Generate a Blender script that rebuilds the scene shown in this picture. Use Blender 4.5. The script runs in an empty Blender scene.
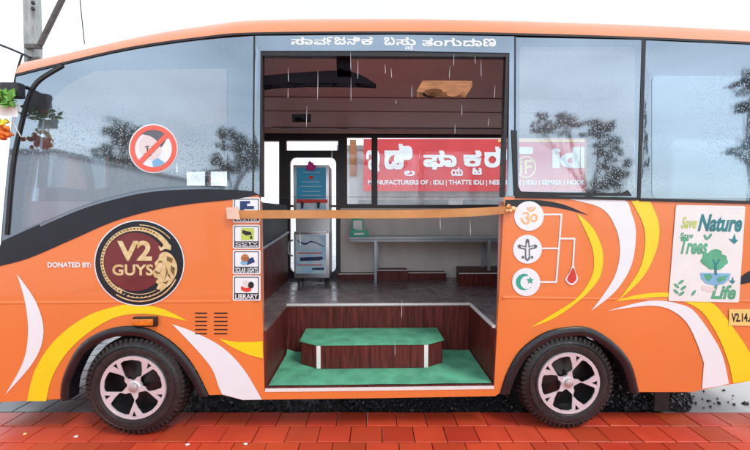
import bpy, bmesh, math, random
from mathutils import Vector, Matrix, noise
from mathutils.geometry import delaunay_2d_cdt
random.seed(7)
sc = bpy.context.scene
C = sc.collection
R = math.radians

# ------------------------------------------------------------------ camera
FPX = 351.0                       # focal length in photo pixels (750 wide)
PPX, PPY = 375.0, 229.3
CAM = Vector((0.0, -2.70, 1.683))
PITCH, YAW = R(2.5), R(1.4)
cam = bpy.data.objects.new('camera', bpy.data.cameras.new('camera'))
C.objects.link(cam); sc.camera = cam
cam.data.sensor_width = 36; cam.data.lens = 36 * FPX / 750
cam.data.shift_y = (PPY - 225) / 750
cam.data.clip_start = 0.05; cam.data.clip_end = 2000
cam.location = CAM
cam.rotation_euler = (R(90) - PITCH, 0, -YAW)
CROT = cam.rotation_euler.to_matrix()

# ------------------------------------------------------------------ light
SUN_EL, SUN_AZ = R(52), R(135)    # high, behind the photographer, soft under cloud
w = bpy.data.worlds.new('World'); sc.world = w; w.use_nodes = True
nt = w.node_tree; nt.nodes.clear()
out = nt.nodes.new('ShaderNodeOutputWorld'); bg = nt.nodes.new('ShaderNodeBackground')
sky = nt.nodes.new('ShaderNodeTexSky'); sky.sky_type = 'NISHITA'; sky.sun_disc = False
sky.sun_elevation = SUN_EL; sky.sun_rotation = SUN_AZ
tc = nt.nodes.new('ShaderNodeTexCoord')
sep = nt.nodes.new('ShaderNodeSeparateXYZ'); nt.links.new(tc.outputs['Generated'], sep.inputs[0])
cr_ = nt.nodes.new('ShaderNodeValToRGB')
e = cr_.color_ramp.elements
e[0].position = 0.0; e[0].color = (.98, .99, 1, 1)
e[1].position = 0.8; e[1].color = (.70, .78, .86, 1)
x_ = e.new(0.25); x_.color = (.92, .95, 1.0, 1)
nt.links.new(sep.outputs['Z'], cr_.inputs[0])
mp = nt.nodes.new('ShaderNodeMapping'); mp.inputs['Scale'].default_value = (1.6, 1.6, 4.5)
nt.links.new(tc.outputs['Generated'], mp.inputs[0])
nz = nt.nodes.new('ShaderNodeTexNoise'); nz.inputs['Scale'].default_value = 1.6
nz.inputs['Detail'].default_value = 5; nt.links.new(mp.outputs[0], nz.inputs[0])
cl = nt.nodes.new('ShaderNodeMapRange'); cl.inputs[1].default_value = .35; cl.inputs[2].default_value = .7
cl.inputs[3].default_value = 7.0; cl.inputs[4].default_value = 12.0
nt.links.new(nz.outputs[0], cl.inputs[0])
vm = nt.nodes.new('ShaderNodeVectorMath'); vm.operation = 'SCALE'
nt.links.new(cr_.outputs[0], vm.inputs[0]); nt.links.new(cl.outputs[0], vm.inputs['Scale'])
mx = nt.nodes.new('ShaderNodeMix'); mx.data_type = 'RGBA'; mx.inputs[0].default_value = .80
nt.links.new(sky.outputs[0], mx.inputs[6]); nt.links.new(vm.outputs[0], mx.inputs[7])
nt.links.new(mx.outputs[2], bg.inputs[0]); bg.inputs[1].default_value = 0.15
nt.links.new(bg.outputs[0], out.inputs[0])
sun = bpy.data.objects.new('sun', bpy.data.lights.new('sun', 'SUN')); C.objects.link(sun)
sun.data.energy = 1.1; sun.data.angle = R(14); sun.data.color = (1, .97, .92)
sd = Vector((math.sin(SUN_AZ) * math.cos(SUN_EL), math.cos(SUN_AZ) * math.cos(SUN_EL), math.sin(SUN_EL)))
sun.rotation_euler = (-sd).to_track_quat('-Z', 'Y').to_euler()
sun.location = sd * 30
sc.view_settings.view_transform = 'Standard'; sc.view_settings.look = 'None'
sc.view_settings.gamma = 1; sc.view_settings.use_curve_mapping = False
sc.view_settings.exposure = 0.45

# ------------------------------------------------------------------ helpers
def ray(px, py):
    return CROT @ Vector(((px - PPX) / FPX, -(py - PPY) / FPX, -1))
def S(px, py, Y):                 # photo pixel -> point on the plane y = Y
    d = ray(px, py); t = (Y - CAM.y) / d.y
    return CAM + d * t
GZ = -.068                         # ground level (the bus is measured from its own sill)
def G(px, py, Z=GZ):             # photo pixel -> point on the plane z = Z
    d = ray(px, py); t = (Z - CAM.z) / d.z
    return CAM + d * t
W = 2.30                          # bus width
def prof(z):                      # how far the side leans in at height z
    if z < 1.2: return .03 * ((1.2 - z) / .9) ** 2
    return .022 * ((z - 1.2) / 1.9) ** 2
def side(off): return lambda z: prof(z) - off
def flat(Y): return lambda z: Y
def onsurf(px, py, g):
    Y = g(1.2)
    for _ in range(3):
        p = S(px, py, Y); Y = g(p.z)
    p.y = Y
    return p
def xz(pts, g):
    r = []
    for a, b in pts:
        p = onsurf(a, b, g); r.append((p.x, p.z))
    return r
def cr(pts, n=6, closed=False):   # smooth curve through points
    P = list(pts); o = []
    m = len(P)
    for i in range(m if closed else m - 1):
        if closed: p0, p1, p2, p3 = P[i - 1], P[i], P[(i + 1) % m], P[(i + 2) % m]
        else: p0, p1, p2, p3 = P[max(i - 1, 0)], P[i], P[i + 1], P[min(i + 2, m - 1)]
        for k in range(n):
            t = k / n
            o.append(tuple(.5 * (2 * p1[c] + (p2[c] - p0[c]) * t + (2 * p0[c] - 5 * p1[c] + 4 * p2[c] - p3[c]) * t * t
                                 + (3 * p1[c] - p0[c] - 3 * p2[c] + p3[c]) * t ** 3) for c in range(len(p1))))
    if not closed: o.append(P[-1])
    return o
def sw(a, b): return cr(a) + cr(b)[::-1]      # a swoosh between two curves
def ell(cx, cy, rx, ry, n=32, a0=0, a1=360):
    full = abs(a1 - a0) >= 360
    return [(cx + rx * math.cos(R(a0 + (a1 - a0) * i / (n if full else n - 1))),
             cy - ry * math.sin(R(a0 + (a1 - a0) * i / (n if full else n - 1)))) for i in range(n)]
def rrect(x0, y0, x1, y1, r, n=4):
    o = []
    for cx, cy, a in ((x1 - r, y1 - r, 0), (x0 + r, y1 - r, 90), (x0 + r, y0 + r, 180), (x1 - r, y0 + r, 270)):
        for k in range(n + 1):
            t = R(a + 90 * k / n); o.append((cx + r * math.cos(t), cy + r * math.sin(t)))
    return o
def line(a, b, wd):
    d = Vector((b[0] - a[0], b[1] - a[1])); d.normalize(); n = Vector((-d.y, d.x)) * wd / 2
    return [(a[0] + n.x, a[1] + n.y), (b[0] + n.x, b[1] + n.y), (b[0] - n.x, b[1] - n.y), (a[0] - n.x, a[1] - n.y)]
def inside(x, y, loops):
    c = False
    for L in loops:
        j = len(L) - 1
        for i in range(len(L)):
            if (L[i][1] > y) != (L[j][1] > y) and x < (L[j][0] - L[i][0]) * (y - L[i][1]) / (L[j][1] - L[i][1]) + L[i][0]:
                c = not c
            j = i
    return c
def fill(loops, g, step=0.12, thick=0.0, bm=None):   # fill loops of (x,z) on the surface y = g(z)
    bm = bm or bmesh.new()
    vs, es = [], []
    for L in loops:
        n0 = len(vs); vs += [Vector(p) for p in L]
        es += [(n0 + i, n0 + (i + 1) % len(L)) for i in range(len(L))]
    xs = [v.x for v in vs]; zs = [v.y for v in vs]
    if step:
        z = math.floor(min(zs) / step) * step
        while z < max(zs):
            x = math.floor(min(xs) / step) * step
            while x < max(xs):
                if inside(x, z, loops): vs.append(Vector((x + .00013, z + .00017)))
                x += step
            z += step
    ov, oe, of, *_ = delaunay_2d_cdt(vs, es, [], 0, 1e-6)
    fr = [bm.verts.new((v.x, g(v.y), v.y)) for v in ov]
    faces = []
    for f in of:
        cx = sum(ov[i].x for i in f) / len(f); cy = sum(ov[i].y for i in f) / len(f)
        if inside(cx, cy, loops):
            try: F = bm.faces.new([fr[i] for i in f])
            except ValueError: continue
            F.normal_update()
            if F.normal.y > 0: F.normal_flip()
            faces.append(F)
    if thick:
        used = {v for F in faces for v in F.verts}
        bk = {v: bm.verts.new((v.co.x, v.co.y + thick, v.co.z)) for v in used}
        bnd = []
        for F in faces:
            for l in F.loops:
                if len([q for q in l.edge.link_faces]) == 1: bnd.append((l.vert, l.link_loop_next.vert))
        for F in faces: bm.faces.new([bk[v] for v in reversed(F.verts)])
        for a, b in bnd: bm.faces.new([b, a, bk[a], bk[b]])
    bmesh.ops.delete(bm, geom=[v for v in bm.verts if not v.link_faces], context='VERTS')
    return bm
def pfill(pxloops, g, step=0.12, thick=0.0, bm=None):
    return fill([xz(L, g) for L in pxloops], g, step, thick, bm)

def text_bm(s, x0, y0, x1, y1, g, bold=0.0, shear=0.0, quad=None, bm=None, spacing=1.0):
    cu = bpy.data.curves.new('t', 'FONT'); cu.body = s; cu.offset = bold; cu.shear = shear
    cu.resolution_u = 3; cu.space_character = spacing
    o = bpy.data.objects.new('t', cu); C.objects.link(o)
    dg = bpy.context.evaluated_depsgraph_get()
    me = bpy.data.meshes.new_from_object(o.evaluated_get(dg))
    bpy.data.objects.remove(o); bpy.data.curves.remove(cu)
    bm = bm or bmesh.new()
    if not me.vertices: return bm
    xs = [v.co.x for v in me.vertices]; ys = [v.co.y for v in me.vertices]
    ax, bx, ay, by = min(xs), max(xs), min(ys), max(ys)
    if quad is None: quad = ((x0, y0), (x1, y0), (x1, y1), (x0, y1))
    nv = []
    for v in me.vertices:
        u = (v.co.x - ax) / (bx - ax or 1); t = 1 - (v.co.y - ay) / (by - ay or 1)
        px = (quad[0][0] * (1 - u) + quad[1][0] * u) * (1 - t) + (quad[3][0] * (1 - u) + quad[2][0] * u) * t
        py = (quad[0][1] * (1 - u) + quad[1][1] * u) * (1 - t) + (quad[3][1] * (1 - u) + quad[2][1] * u) * t
        nv.append(bm.verts.new(onsurf(px, py, g)))
    for p in me.polygons:
        try:
            F = bm.faces.new([nv[i] for i in p.vertices]); F.normal_update()
            if F.normal.y > 0: F.normal_flip()
        except ValueError: pass
    bpy.data.meshes.remove(me)
    return bm

def obj(name, bm, m, parent=None, smooth=True, ang=35, base=None):
    me = bpy.data.meshes.new(name)
    bmesh.ops.recalc_face_normals(bm, faces=[]) if False else None
    bm.to_mesh(me); bm.free()
    if m: me.materials.append(m)
    if smooth:
        me.shade_smooth(); me.set_sharp_from_angle(angle=R(ang))
    o = bpy.data.objects.new(name, me); C.objects.link(o)
    if parent is not None:
        o.parent = parent
        if parent.type == 'EMPTY': o.matrix_parent_inverse = Matrix.Translation(-parent.location)
    elif base is not None:
        base = Vector(base); me.transform(Matrix.Translation(-base)); o.location = base
    return o
def thing(name, label, cat, loc, group=None):
    o = bpy.data.objects.new(name, None); C.objects.link(o); o.location = loc
    o.empty_display_size = .1
    return tag(o, label, cat, group)
def tag(o, label, cat, group=None, kind=None):
    o['label'] = label; o['category'] = cat
    if group: o['group'] = group
    if kind: o['kind'] = kind
    return o
def struct(name, bm, m, smooth=True):
    o = obj(name, bm, m, None, smooth); o['kind'] = 'structure'; return o

def box(bm, x0, x1, y0, y1, z0, z1, bev=0.0):
    vs = [bm.verts.new((x, y, z)) for x in (x0, x1) for y in (y0, y1) for z in (z0, z1)]
    F = [(0, 1, 3, 2), (4, 6, 7, 5), (0, 4, 5, 1), (2, 3, 7, 6), (0, 2, 6, 4), (1, 5, 7, 3)]
    fs = [bm.faces.new([vs[i] for i in f]) for f in F]
    if bev:
        es = {e for f in fs for e in f.edges}
        bmesh.ops.bevel(bm, geom=list(es), offset=bev, segments=2, affect='EDGES', profile=.6)
    return bm
def prism(bm, poly, z0, z1):       # poly of (x,y), extruded up
    a = [bm.verts.new((x, y, z0)) for x, y in poly]; b = [bm.verts.new((x, y, z1)) for x, y in poly]
    n = len(poly)
    fs = [bm.faces.new(a[::-1]), bm.faces.new(b)]
    for i in range(n): fs.append(bm.faces.new((a[i], a[(i + 1) % n], b[(i + 1) % n], b[i])))
    bmesh.ops.recalc_face_normals(bm, faces=fs)
    return bm
def extr_x(bm, poly, x0, x1):      # poly of (y,z), extruded along x
    a = [bm.verts.new((x0, y, z)) for y, z in poly]; b = [bm.verts.new((x1, y, z)) for y, z in poly]
    n = len(poly); fs = [bm.faces.new(a[::-1]), bm.faces.new(b)]
    for i in range(n): fs.append(bm.faces.new((a[i], a[(i + 1) % n], b[(i + 1) % n], b[i])))
    bmesh.ops.recalc_face_normals(bm, faces=fs)
    return bm
def tube(bm, pts, r, n=8, cap=True):
    pts = [Vector(p) for p in pts]; rs = r if isinstance(r, (list, tuple)) else [r] * len(pts)
    rings = []
    for i, p in enumerate(pts):
        d = (pts[min(i + 1, len(pts) - 1)] - pts[max(i - 1, 0)]).normalized()
        u = d.orthogonal().normalized() if i == 0 else (u - d * u.dot(d)).normalized()
        v = d.cross(u)
        rings.append([bm.verts.new(p + (u * math.cos(2 * math.pi * k / n) + v * math.sin(2 * math.pi * k / n)) * rs[i]) for k in range(n)])
    for a, b in zip(rings, rings[1:]):
        for k in range(n): bm.faces.new((a[k], a[(k + 1) % n], b[(k + 1) % n], b[k]))
    if cap: bm.faces.new(rings[0][::-1]); bm.faces.new(rings[-1])
    return bm
def blob(bm, c, rx, ry, rz, sub=2, jit=0.0, seed=0):
    r = bmesh.ops.create_icosphere(bm, subdivisions=sub, radius=1)
    for v in r['verts']:
        k = 1 + jit * noise.noise(v.co * 2.3 + Vector((seed, seed * 1.7, 0)))
        v.co = Vector(c) + Vector((v.co.x * rx * k, v.co.y * ry * k, v.co.z * rz * k))
    return bm
def lathe_y(bm, profile, c, n=48, closed=False):   # profile of (r, y): spun about an axis along y through c
    rings = []
    for r, y in profile:
        rings.append([bm.verts.new((c[0] + r * math.cos(2 * math.pi * k / n), c[1] + y, c[2] + r * math.sin(2 * math.pi * k / n))) for k in range(n)])
    pr = list(zip(rings, rings[1:])) + ([(rings[-1], rings[0])] if closed else [])
    fs = []
    for a, b in pr:
        for k in range(n): fs.append(bm.faces.new((a[k], a[(k + 1) % n], b[(k + 1) % n], b[k])))
    bmesh.ops.recalc_face_normals(bm, faces=fs)
    return bm

# ------------------------------------------------------------------ materials
def mat(name, col, rough=.5, metal=0.0, var=.12, scale=6.0, stretch=(1, 1, 1), coat=0.0, bump=0.0, bscale=40.0, rvar=0.0,
        col2=None, spec=.5, detail=4.0):
    m = bpy.data.materials.new(name); m.use_nodes = True
    t = m.node_tree; p = t.nodes['Principled BSDF']
    p.inputs['Roughness'].default_value = rough; p.inputs['Metallic'].default_value = metal
    p.inputs['Coat Weight'].default_value = coat; p.inputs['Coat Roughness'].default_value = .06
    p.inputs['Specular IOR Level'].default_value = spec
    co = t.nodes.new('ShaderNodeTexCoord'); ma = t.nodes.new('ShaderNodeMapping'); ma.inputs['Scale'].default_value = stretch
    t.links.new(co.outputs['Object'], ma.inputs[0])
    n = t.nodes.new('ShaderNodeTexNoise'); n.inputs['Scale'].default_value = scale; n.inputs['Detail'].default_value = detail
    t.links.new(ma.outputs[0], n.inputs[0])
    rp = t.nodes.new('ShaderNodeMapRange'); rp.inputs[1].default_value = .3; rp.inputs[2].default_value = .7
    t.links.new(n.outputs[0], rp.inputs[0])
    mi = t.nodes.new('ShaderNodeMix'); mi.data_type = 'RGBA'
    c2 = col2 or tuple(max(0, c * (1 - var)) for c in col)
    c1 = col if col2 else tuple(c * (1 + var * .6) for c in col)
    mi.inputs[6].default_value = (*c1, 1); mi.inputs[7].default_value = (*c2, 1)
    t.links.new(rp.outputs[0], mi.inputs[0]); t.links.new(mi.outputs[2], p.inputs['Base Color'])
    if rvar:
        r2 = t.nodes.new('ShaderNodeMapRange'); r2.inputs[1].default_value = .3; r2.inputs[2].default_value = .7
        r2.inputs[3].default_value = max(.02, rough - rvar); r2.inputs[4].default_value = rough + rvar
        n3 = t.nodes.new('ShaderNodeTexNoise'); n3.inputs['Scale'].default_value = scale * 1.7; t.links.new(ma.outputs[0], n3.inputs[0])
        t.links.new(n3.outputs[0], r2.inputs[0]); t.links.new(r2.outputs[0], p.inputs['Roughness'])
    if bump:
        n2 = t.nodes.new('ShaderNodeTexNoise'); n2.inputs['Scale'].default_value = bscale; n2.inputs['Detail'].default_value = 3
        t.links.new(ma.outputs[0], n2.inputs[0])
        b = t.nodes.new('ShaderNodeBump'); b.inputs['Strength'].default_value = bump; b.inputs['Distance'].default_value = .01
        t.links.new(n2.outputs[0], b.inputs['Height']); t.links.new(b.outputs[0], p.inputs['Normal'])
    return m
def glass(name, refl, gcol, tcol, wob=.02, drops=0.0):
    m = bpy.data.materials.new(name); m.use_nodes = True; t = m.node_tree; t.nodes.clear()
    o = t.nodes.new('ShaderNodeOutputMaterial'); mixn = t.nodes.new('ShaderNodeMixShader')
    gl = t.nodes.new('ShaderNodeBsdfGlossy'); gl.inputs['Color'].default_value = (*gcol, 1); gl.inputs['Roughness'].default_value = .045
    if tcol is None:
        tr = t.nodes.new('ShaderNodeBsdfDiffuse'); tr.inputs['Color'].default_value = (.012, .014, .016, 1)
    else:
        tr = t.nodes.new('ShaderNodeBsdfTransparent'); tr.inputs['Color'].default_value = (*tcol, 1)
    fr = t.nodes.new('ShaderNodeFresnel'); fr.inputs['IOR'].default_value = 1.5
    mr = t.nodes.new('ShaderNodeMapRange'); mr.inputs[1].default_value = .04; mr.inputs[2].default_value = 1
    mr.inputs[3].default_value = refl; mr.inputs[4].default_value = 1
    t.links.new(fr.outputs[0], mr.inputs[0])
    co = t.nodes.new('ShaderNodeTexCoord'); ma = t.nodes.new('ShaderNodeMapping'); ma.inputs['Scale'].default_value = (3, 3, .5)
    t.links.new(co.outputs['Object'], ma.inputs[0])
    n = t.nodes.new('ShaderNodeTexNoise'); n.inputs['Scale'].default_value = 9; n.inputs['Detail'].default_value = 4
    t.links.new(ma.outputs[0], n.inputs[0])
    b = t.nodes.new('ShaderNodeBump'); b.inputs['Strength'].default_value = wob; b.inputs['Distance'].default_value = .02
    t.links.new(n.outputs[0], b.inputs['Height'])
    nrm = b.outputs[0]
    vr = None
    if drops:
        vo = t.nodes.new('ShaderNodeTexVoronoi'); vo.inputs['Scale'].default_value = 70; t.links.new(co.outputs['Object'], vo.inputs['Vector'])
        vr = t.nodes.new('ShaderNodeMapRange'); vr.inputs[1].default_value = .10; vr.inputs[2].default_value = .30
        vr.inputs[3].default_value = 1; vr.inputs[4].default_value = 0
        t.links.new(vo.outputs['Distance'], vr.inputs[0])
        b2 = t.nodes.new('ShaderNodeBump'); b2.inputs['Strength'].default_value = drops; b2.inputs['Distance'].default_value = .004
        t.links.new(vr.outputs[0], b2.inputs['Height']); t.links.new(nrm, b2.inputs['Normal']); nrm = b2.outputs[0]
    t.links.new(nrm, gl.inputs['Normal'])
    haze = t.nodes.new('ShaderNodeBsdfDiffuse'); haze.inputs['Color'].default_value = (.62, .66, .70, 1)  # pale haze mixed in so that mirrored darks turn grey
    dm = t.nodes.new('ShaderNodeMixShader'); dm.inputs[0].default_value = .0 if refl < .2 else .09
    t.links.new(tr.outputs[0], dm.inputs[1]); t.links.new(haze.outputs[0], dm.inputs[2]); tr = dm
    t.links.new(mr.outputs[0], mixn.inputs[0]); t.links.new(tr.outputs[0], mixn.inputs[1]); t.links.new(gl.outputs[0], mixn.inputs[2])
    t.links.new(mixn.outputs[0], o.inputs[0])
    return m
M = {}
M['orange'] = mat('orange paint', (.79, .215, .05), .32, var=.06, scale=1.2, coat=.6, bump=.02, bscale=3)
def beads(m, k=.25, scale=55):
    t = m.node_tree; p = t.nodes['Principled BSDF']; co = [n for n in t.nodes if n.type == 'TEX_COORD'][0]
    vo = t.nodes.new('ShaderNodeTexVoronoi'); vo.inputs['Scale'].default_value = scale; t.links.new(co.outputs['Object'], vo.inputs['Vector'])
    n = t.nodes.new('ShaderNodeTexNoise'); n.inputs['Scale'].default_value = 5; t.links.new(co.outputs['Object'], n.inputs[0])
    th = t.nodes.new('ShaderNodeMapRange'); th.inputs[1].default_value = .4; th.inputs[2].default_value = .7; th.inputs[3].default_value = .02; th.inputs[4].default_value = .28
    t.links.new(n.outputs[0], th.inputs[0])
    mr = t.nodes.new('ShaderNodeMath'); mr.operation = 'SUBTRACT'; mr.use_clamp = True; t.links.new(th.outputs[0], mr.inputs[0]); t.links.new(vo.outputs['Distance'], mr.inputs[1])
    b = t.nodes.new('ShaderNodeBump'); b.inputs['Strength'].default_value = k; b.inputs['Distance'].default_value = .02; t.links.new(mr.outputs[0], b.inputs['Height'])
    t.links.new(b.outputs[0], p.inputs['Normal']); t.links.new(b.outputs[0], p.inputs['Coat Normal'])
beads(M['orange'])
M['white'] = mat('white vinyl', (.80, .87, .90), .3, var=.03, coat=.4)
M['yellow'] = mat('yellow vinyl', (.86, .69, .015), .3, var=.04, coat=.4)
M['blackv'] = mat('black vinyl', (.010, .013, .022), .35, var=.2, coat=.12, spec=.4)
M['rubber'] = mat('rubber seal', (.012, .012, .013), .45, var=.3, scale=14, rvar=.1)
M['arch'] = mat('black arch plastic', (.011, .012, .015), .3, var=.3, scale=9, rvar=.12, spec=.5)
M['tyre'] = mat('wet tyre rubber', (.022, .021, .021), .42, var=.45, scale=22, rvar=.15, bump=.25, bscale=60)
M['rimd'] = mat('black alloy', (.008, .008, .009), .35, var=.2)
M['rims'] = mat('machined alloy', (.72, .75, .79), .22, metal=.4, var=.06, scale=20)
M['cap'] = mat('hub cap enamel', (.50, .42, .42), .3, metal=.4, var=.06)
M['frit'] = glass('black window border', .47, (.47, .60, .71), None, .005, .06)
M['pane'] = glass('tinted window film', .37, (.68, .83, .94), (.86, .92, .95), .006, .08)
M['rearpane'] = glass('silvered window film', .52, (.50, .65, .77), (.40, .47, .50), .006, .06)
M['clear'] = glass('wet clear glass', .10, (.8, .9, 1), (.90, .94, .96), .05, .2)
M['maroonply'] = mat('maroon plywood laminate', (.13, .026, .022), .45, var=.6, scale=5, stretch=(9, 9, .7), rvar=.1, bump=.04, spec=.25)
M['floor'] = mat('dark vinyl floor', (.17, .13, .135), .26, var=.3, scale=5, rvar=.12, bump=.03)
M['trim'] = mat('white edging', (.78, .78, .76), .4, var=.08)
M['carpet'] = mat('green turf mat', (.11, .42, .25), .85, var=.32, scale=7, bump=.35, bscale=180)
M['lining'] = mat('maroon ceiling lining', (.52, .34, .33), .5, var=.10, scale=3, bump=.03)
M['liningd'] = mat('dark ceiling fittings and shade', (.008, .007, .010), .8, var=.2, spec=.1)  # dark fittings, and shade painted in for the duct recess
M['beige'] = mat('beige wall board', (.62, .58, .54), .55, var=.1, scale=2.5, stretch=(2, 1, .6))
M['frame'] = mat('dark window frame', (.035, .033, .036), .4, var=.2)
M['partition'] = mat('dark green partition', (.045, .055, .055), .5, var=.25)
M['steel'] = mat('brushed steel', (.62, .64, .66), .32, metal=.8, var=.08, scale=8, stretch=(1, 1, 14))
M['bench'] = mat('grey painted metal', (.36, .43, .47), .35, metal=.25, var=.12, scale=10)
M['blue'] = mat('blue printed panel', (.03, .50, .86), .3, var=.12)
M['pale'] = mat('pale blue printed panel', (.78, .90, .95), .3, var=.3, scale=9, col2=(.34, .70, .90))
M['navy'] = mat('navy ink', (.015, .045, .16), .4, var=.1)
M['red'] = mat('red ink', (.72, .05, .035), .4, var=.08)
M['redsign'] = mat('red ring vinyl', (.82, .14, .09), .35, var=.06)
M['pink'] = mat('magenta ribbon', (.75, .03, .35), .5, var=.2)
M['amber'] = mat('amber lamp plastic', (.75, .20, .01), .15, var=.3, scale=30, coat=.6)
M['maroonlogo'] = mat('maroon enamel', (.16, .018, .02), .35, var=.15, coat=.3)
M['gold'] = mat('gold print', (.66, .47, .17), .35, metal=.3, var=.5, scale=30, col2=(.85, .72, .42))
M['golddk'] = mat('dark gold print', (.20, .12, .035), .4, var=.3, scale=20)
M['teal'] = mat('teal ink', (.02, .22, .24), .4, var=.2)
M['green'] = mat('leaf green ink', (.10, .42, .24), .4, var=.2)
M['lime'] = mat('lime print', (.50, .66, .12), .4, var=.1)
M['paper'] = mat('white print', (.80, .82, .80), .4, var=.05, coat=.2)
M['ink'] = mat('black ink', (.012, .012, .012), .4, var=.1)
M['plate'] = mat('yellow number plate', (.85, .62, .20), .35, var=.04)
M['ribbon'] = mat('saffron ribbon', (.88, .50, .20), .45, var=.1, scale=9, stretch=(.6, 1, 1))
M['wood'] = mat('varnished wood', (.42, .17, .05), .35, var=.4, scale=8, stretch=(1, 8, 8))
M['chassis'] = mat('dark chassis', (.02, .019, .018), .7, var=.4, scale=8)
M['grey'] = mat('grey print', (.12, .14, .16), .4, var=.1)
M['skin'] = mat('pale print', (.75, .68, .66), .4, var=.03)
M['mint'] = mat('mint carton', (.03, .40, .27), .4, var=.1)
M['sash'] = mat('sky blue ink', (.22, .48, .72), .4, var=.1)
M['leafred'] = mat('drop red', (.62, .05, .04), .35, var=.1)

# ------------------------------------------------------------------ the ground
FW = Vector((math.sin(YAW), math.cos(YAW), 0)); RT = Vector((math.cos(YAW), -math.sin(YAW), 0))
CG = Vector((CAM.x, CAM.y, 0))
def pg(xc, zc, z=0.0): v = CG + RT * xc + FW * zc; v.z = z + GZ; return v
M['concrete'] = mat('wet pale concrete', (.62, .61, .59), .35, var=.2, scale=1.3, rvar=.15, bump=.08, bscale=25)
M['asphalt'] = mat('black grit', (.03, .03, .032), .5, var=.5, scale=60, rvar=.2, bump=.6, bscale=120)
M['chip'] = mat('wet black gravel', (.032, .032, .034), .35, var=.5, scale=40, rvar=.15)
M['mortar'] = mat('paver joint sand', (.16, .035, .02), .7, var=.4, scale=20)
M['road'] = mat('wet road', (.07, .07, .075), .3, var=.3, scale=3, rvar=.15, bump=.1, bscale=60)
def paver_mat(name, base, base2, lo, hi):
    m = mat(name, base, .3, var=.2, scale=2.2, col2=base2, bump=.10, bscale=70)
    t = m.node_tree; p = t.nodes['Principled BSDF']
    co = [n for n in t.nodes if n.type == 'TEX_COORD'][0]
    at = t.nodes.new('ShaderNodeVertexColor'); at.layer_name = 'tone'
    mi = [n for n in t.nodes if n.type == 'MIX'][0]
    p.inputs['Specular IOR Level'].default_value = .35
    mul = t.nodes.new('ShaderNodeMix'); mul.data_type = 'RGBA'; mul.blend_type = 'MULTIPLY'; mul.inputs[0].default_value = 1
    t.links.new(mi.outputs[2], mul.inputs[6]); t.links.new(at.outputs[0], mul.inputs[7]); t.links.new(mul.outputs[2], p.inputs['Base Color'])
    n = t.nodes.new('ShaderNodeTexNoise'); n.inputs['Scale'].default_value = 1.1; n.inputs['Detail'].default_value = 5
    t.links.new(co.outputs['Object'], n.inputs[0])
    r = t.nodes.new('ShaderNodeMapRange'); r.inputs[1].default_value = .4; r.inputs[2].default_value = .62
    r.inputs[3].default_value = lo; r.inputs[4].default_value = hi
    t.links.new(n.outputs[0], r.inputs[0]); t.links.new(r.outputs[0], p.inputs['Roughness'])
    return m
M['redpaver'] = paver_mat('wet red paver', (.68, .085, .034), (.54, .055, .022), .18, .50)
M['greypaver'] = paver_mat('wet grey paver', (.22, .23, .24), (.13, .14, .15), .10, .35)
bm = bmesh.new()
for a in ((-400, -400), (400, -400), (400, 400), (-400, 400)): bm.verts.new((a[0], a[1], GZ - .045))
bm.faces.new(bm.verts); struct('ground', bm, M['concrete'], False)
def pavers(name, z0, nrows, x0, x1, m, size=.252, depth=.205):
    rnd = random.Random(3); bm = bmesh.new(); lay = bm.loops.layers.color.new('tone')
    b = [bm.verts.new(pg(x, z, -.012)) for x, z in ((x0, z0), (x1, z0), (x1, z0 + nrows * depth), (x0, z0 + nrows * depth))]
    f = bm.faces.new(b)
    for l in f.loops: l[lay] = (.25, .25, .25, 1)
    for r in range(nrows):
        za, zb = z0 + r * depth, z0 + (r + 1) * depth
        x = x0 + (-(r % 2) * size / 2)
        while x < x1:
            xa, xb = max(x, x0), min(x + size, x1); x += size
            if xb - xa < .03: continue
            g_ = .0032; bv = .004; h = rnd.uniform(-.002, .002); tl = [rnd.uniform(-.0012, .0012) for _ in range(4)]
            o = [bm.verts.new(pg(p, q, -.011)) for p, q in ((xa + g_, za + g_), (xb - g_, za + g_), (xb - g_, zb - g_), (xa + g_, zb - g_))]
            o2 = [bm.verts.new(pg(p, q, h + tt - .003)) for (p, q), tt in zip(((xa + g_, za + g_), (xb - g_, za + g_), (xb - g_, zb - g_), (xa + g_, zb - g_)), tl)]
            i_ = [bm.verts.new(pg(p, q, h + tt)) for (p, q), tt in zip(((xa + g_ + bv, za + g_ + bv), (xb - g_ - bv, za + g_ + bv), (xb - g_ - bv, zb - g_ - bv), (xa + g_ + bv, zb - g_ - bv)), tl)]
            tone = rnd.uniform(.86, 1.08); tn = (tone, tone * rnd.uniform(.9, 1.1), tone, 1)
            fs = [bm.faces.new(i_)]
            for k in range(4):
                fs.append(bm.faces.new((o[k], o[(k + 1) % 4], o2[(k + 1) % 4], o2[k])))
                fs.append(bm.faces.new((o2[k], o2[(k + 1) % 4], i_[(k + 1) % 4], i_[k])))
            for f in fs:
                for l in f.loops: l[lay] = tn
    return struct(name, bm, m, False)
RZ = 3.035
pavers('pavement', RZ - 24 * .205, 24, -7, 7, M['redpaver'])
pavers('grey_pavement', RZ + .002, 26, -7, -2.02, M['greypaver'])
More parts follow.
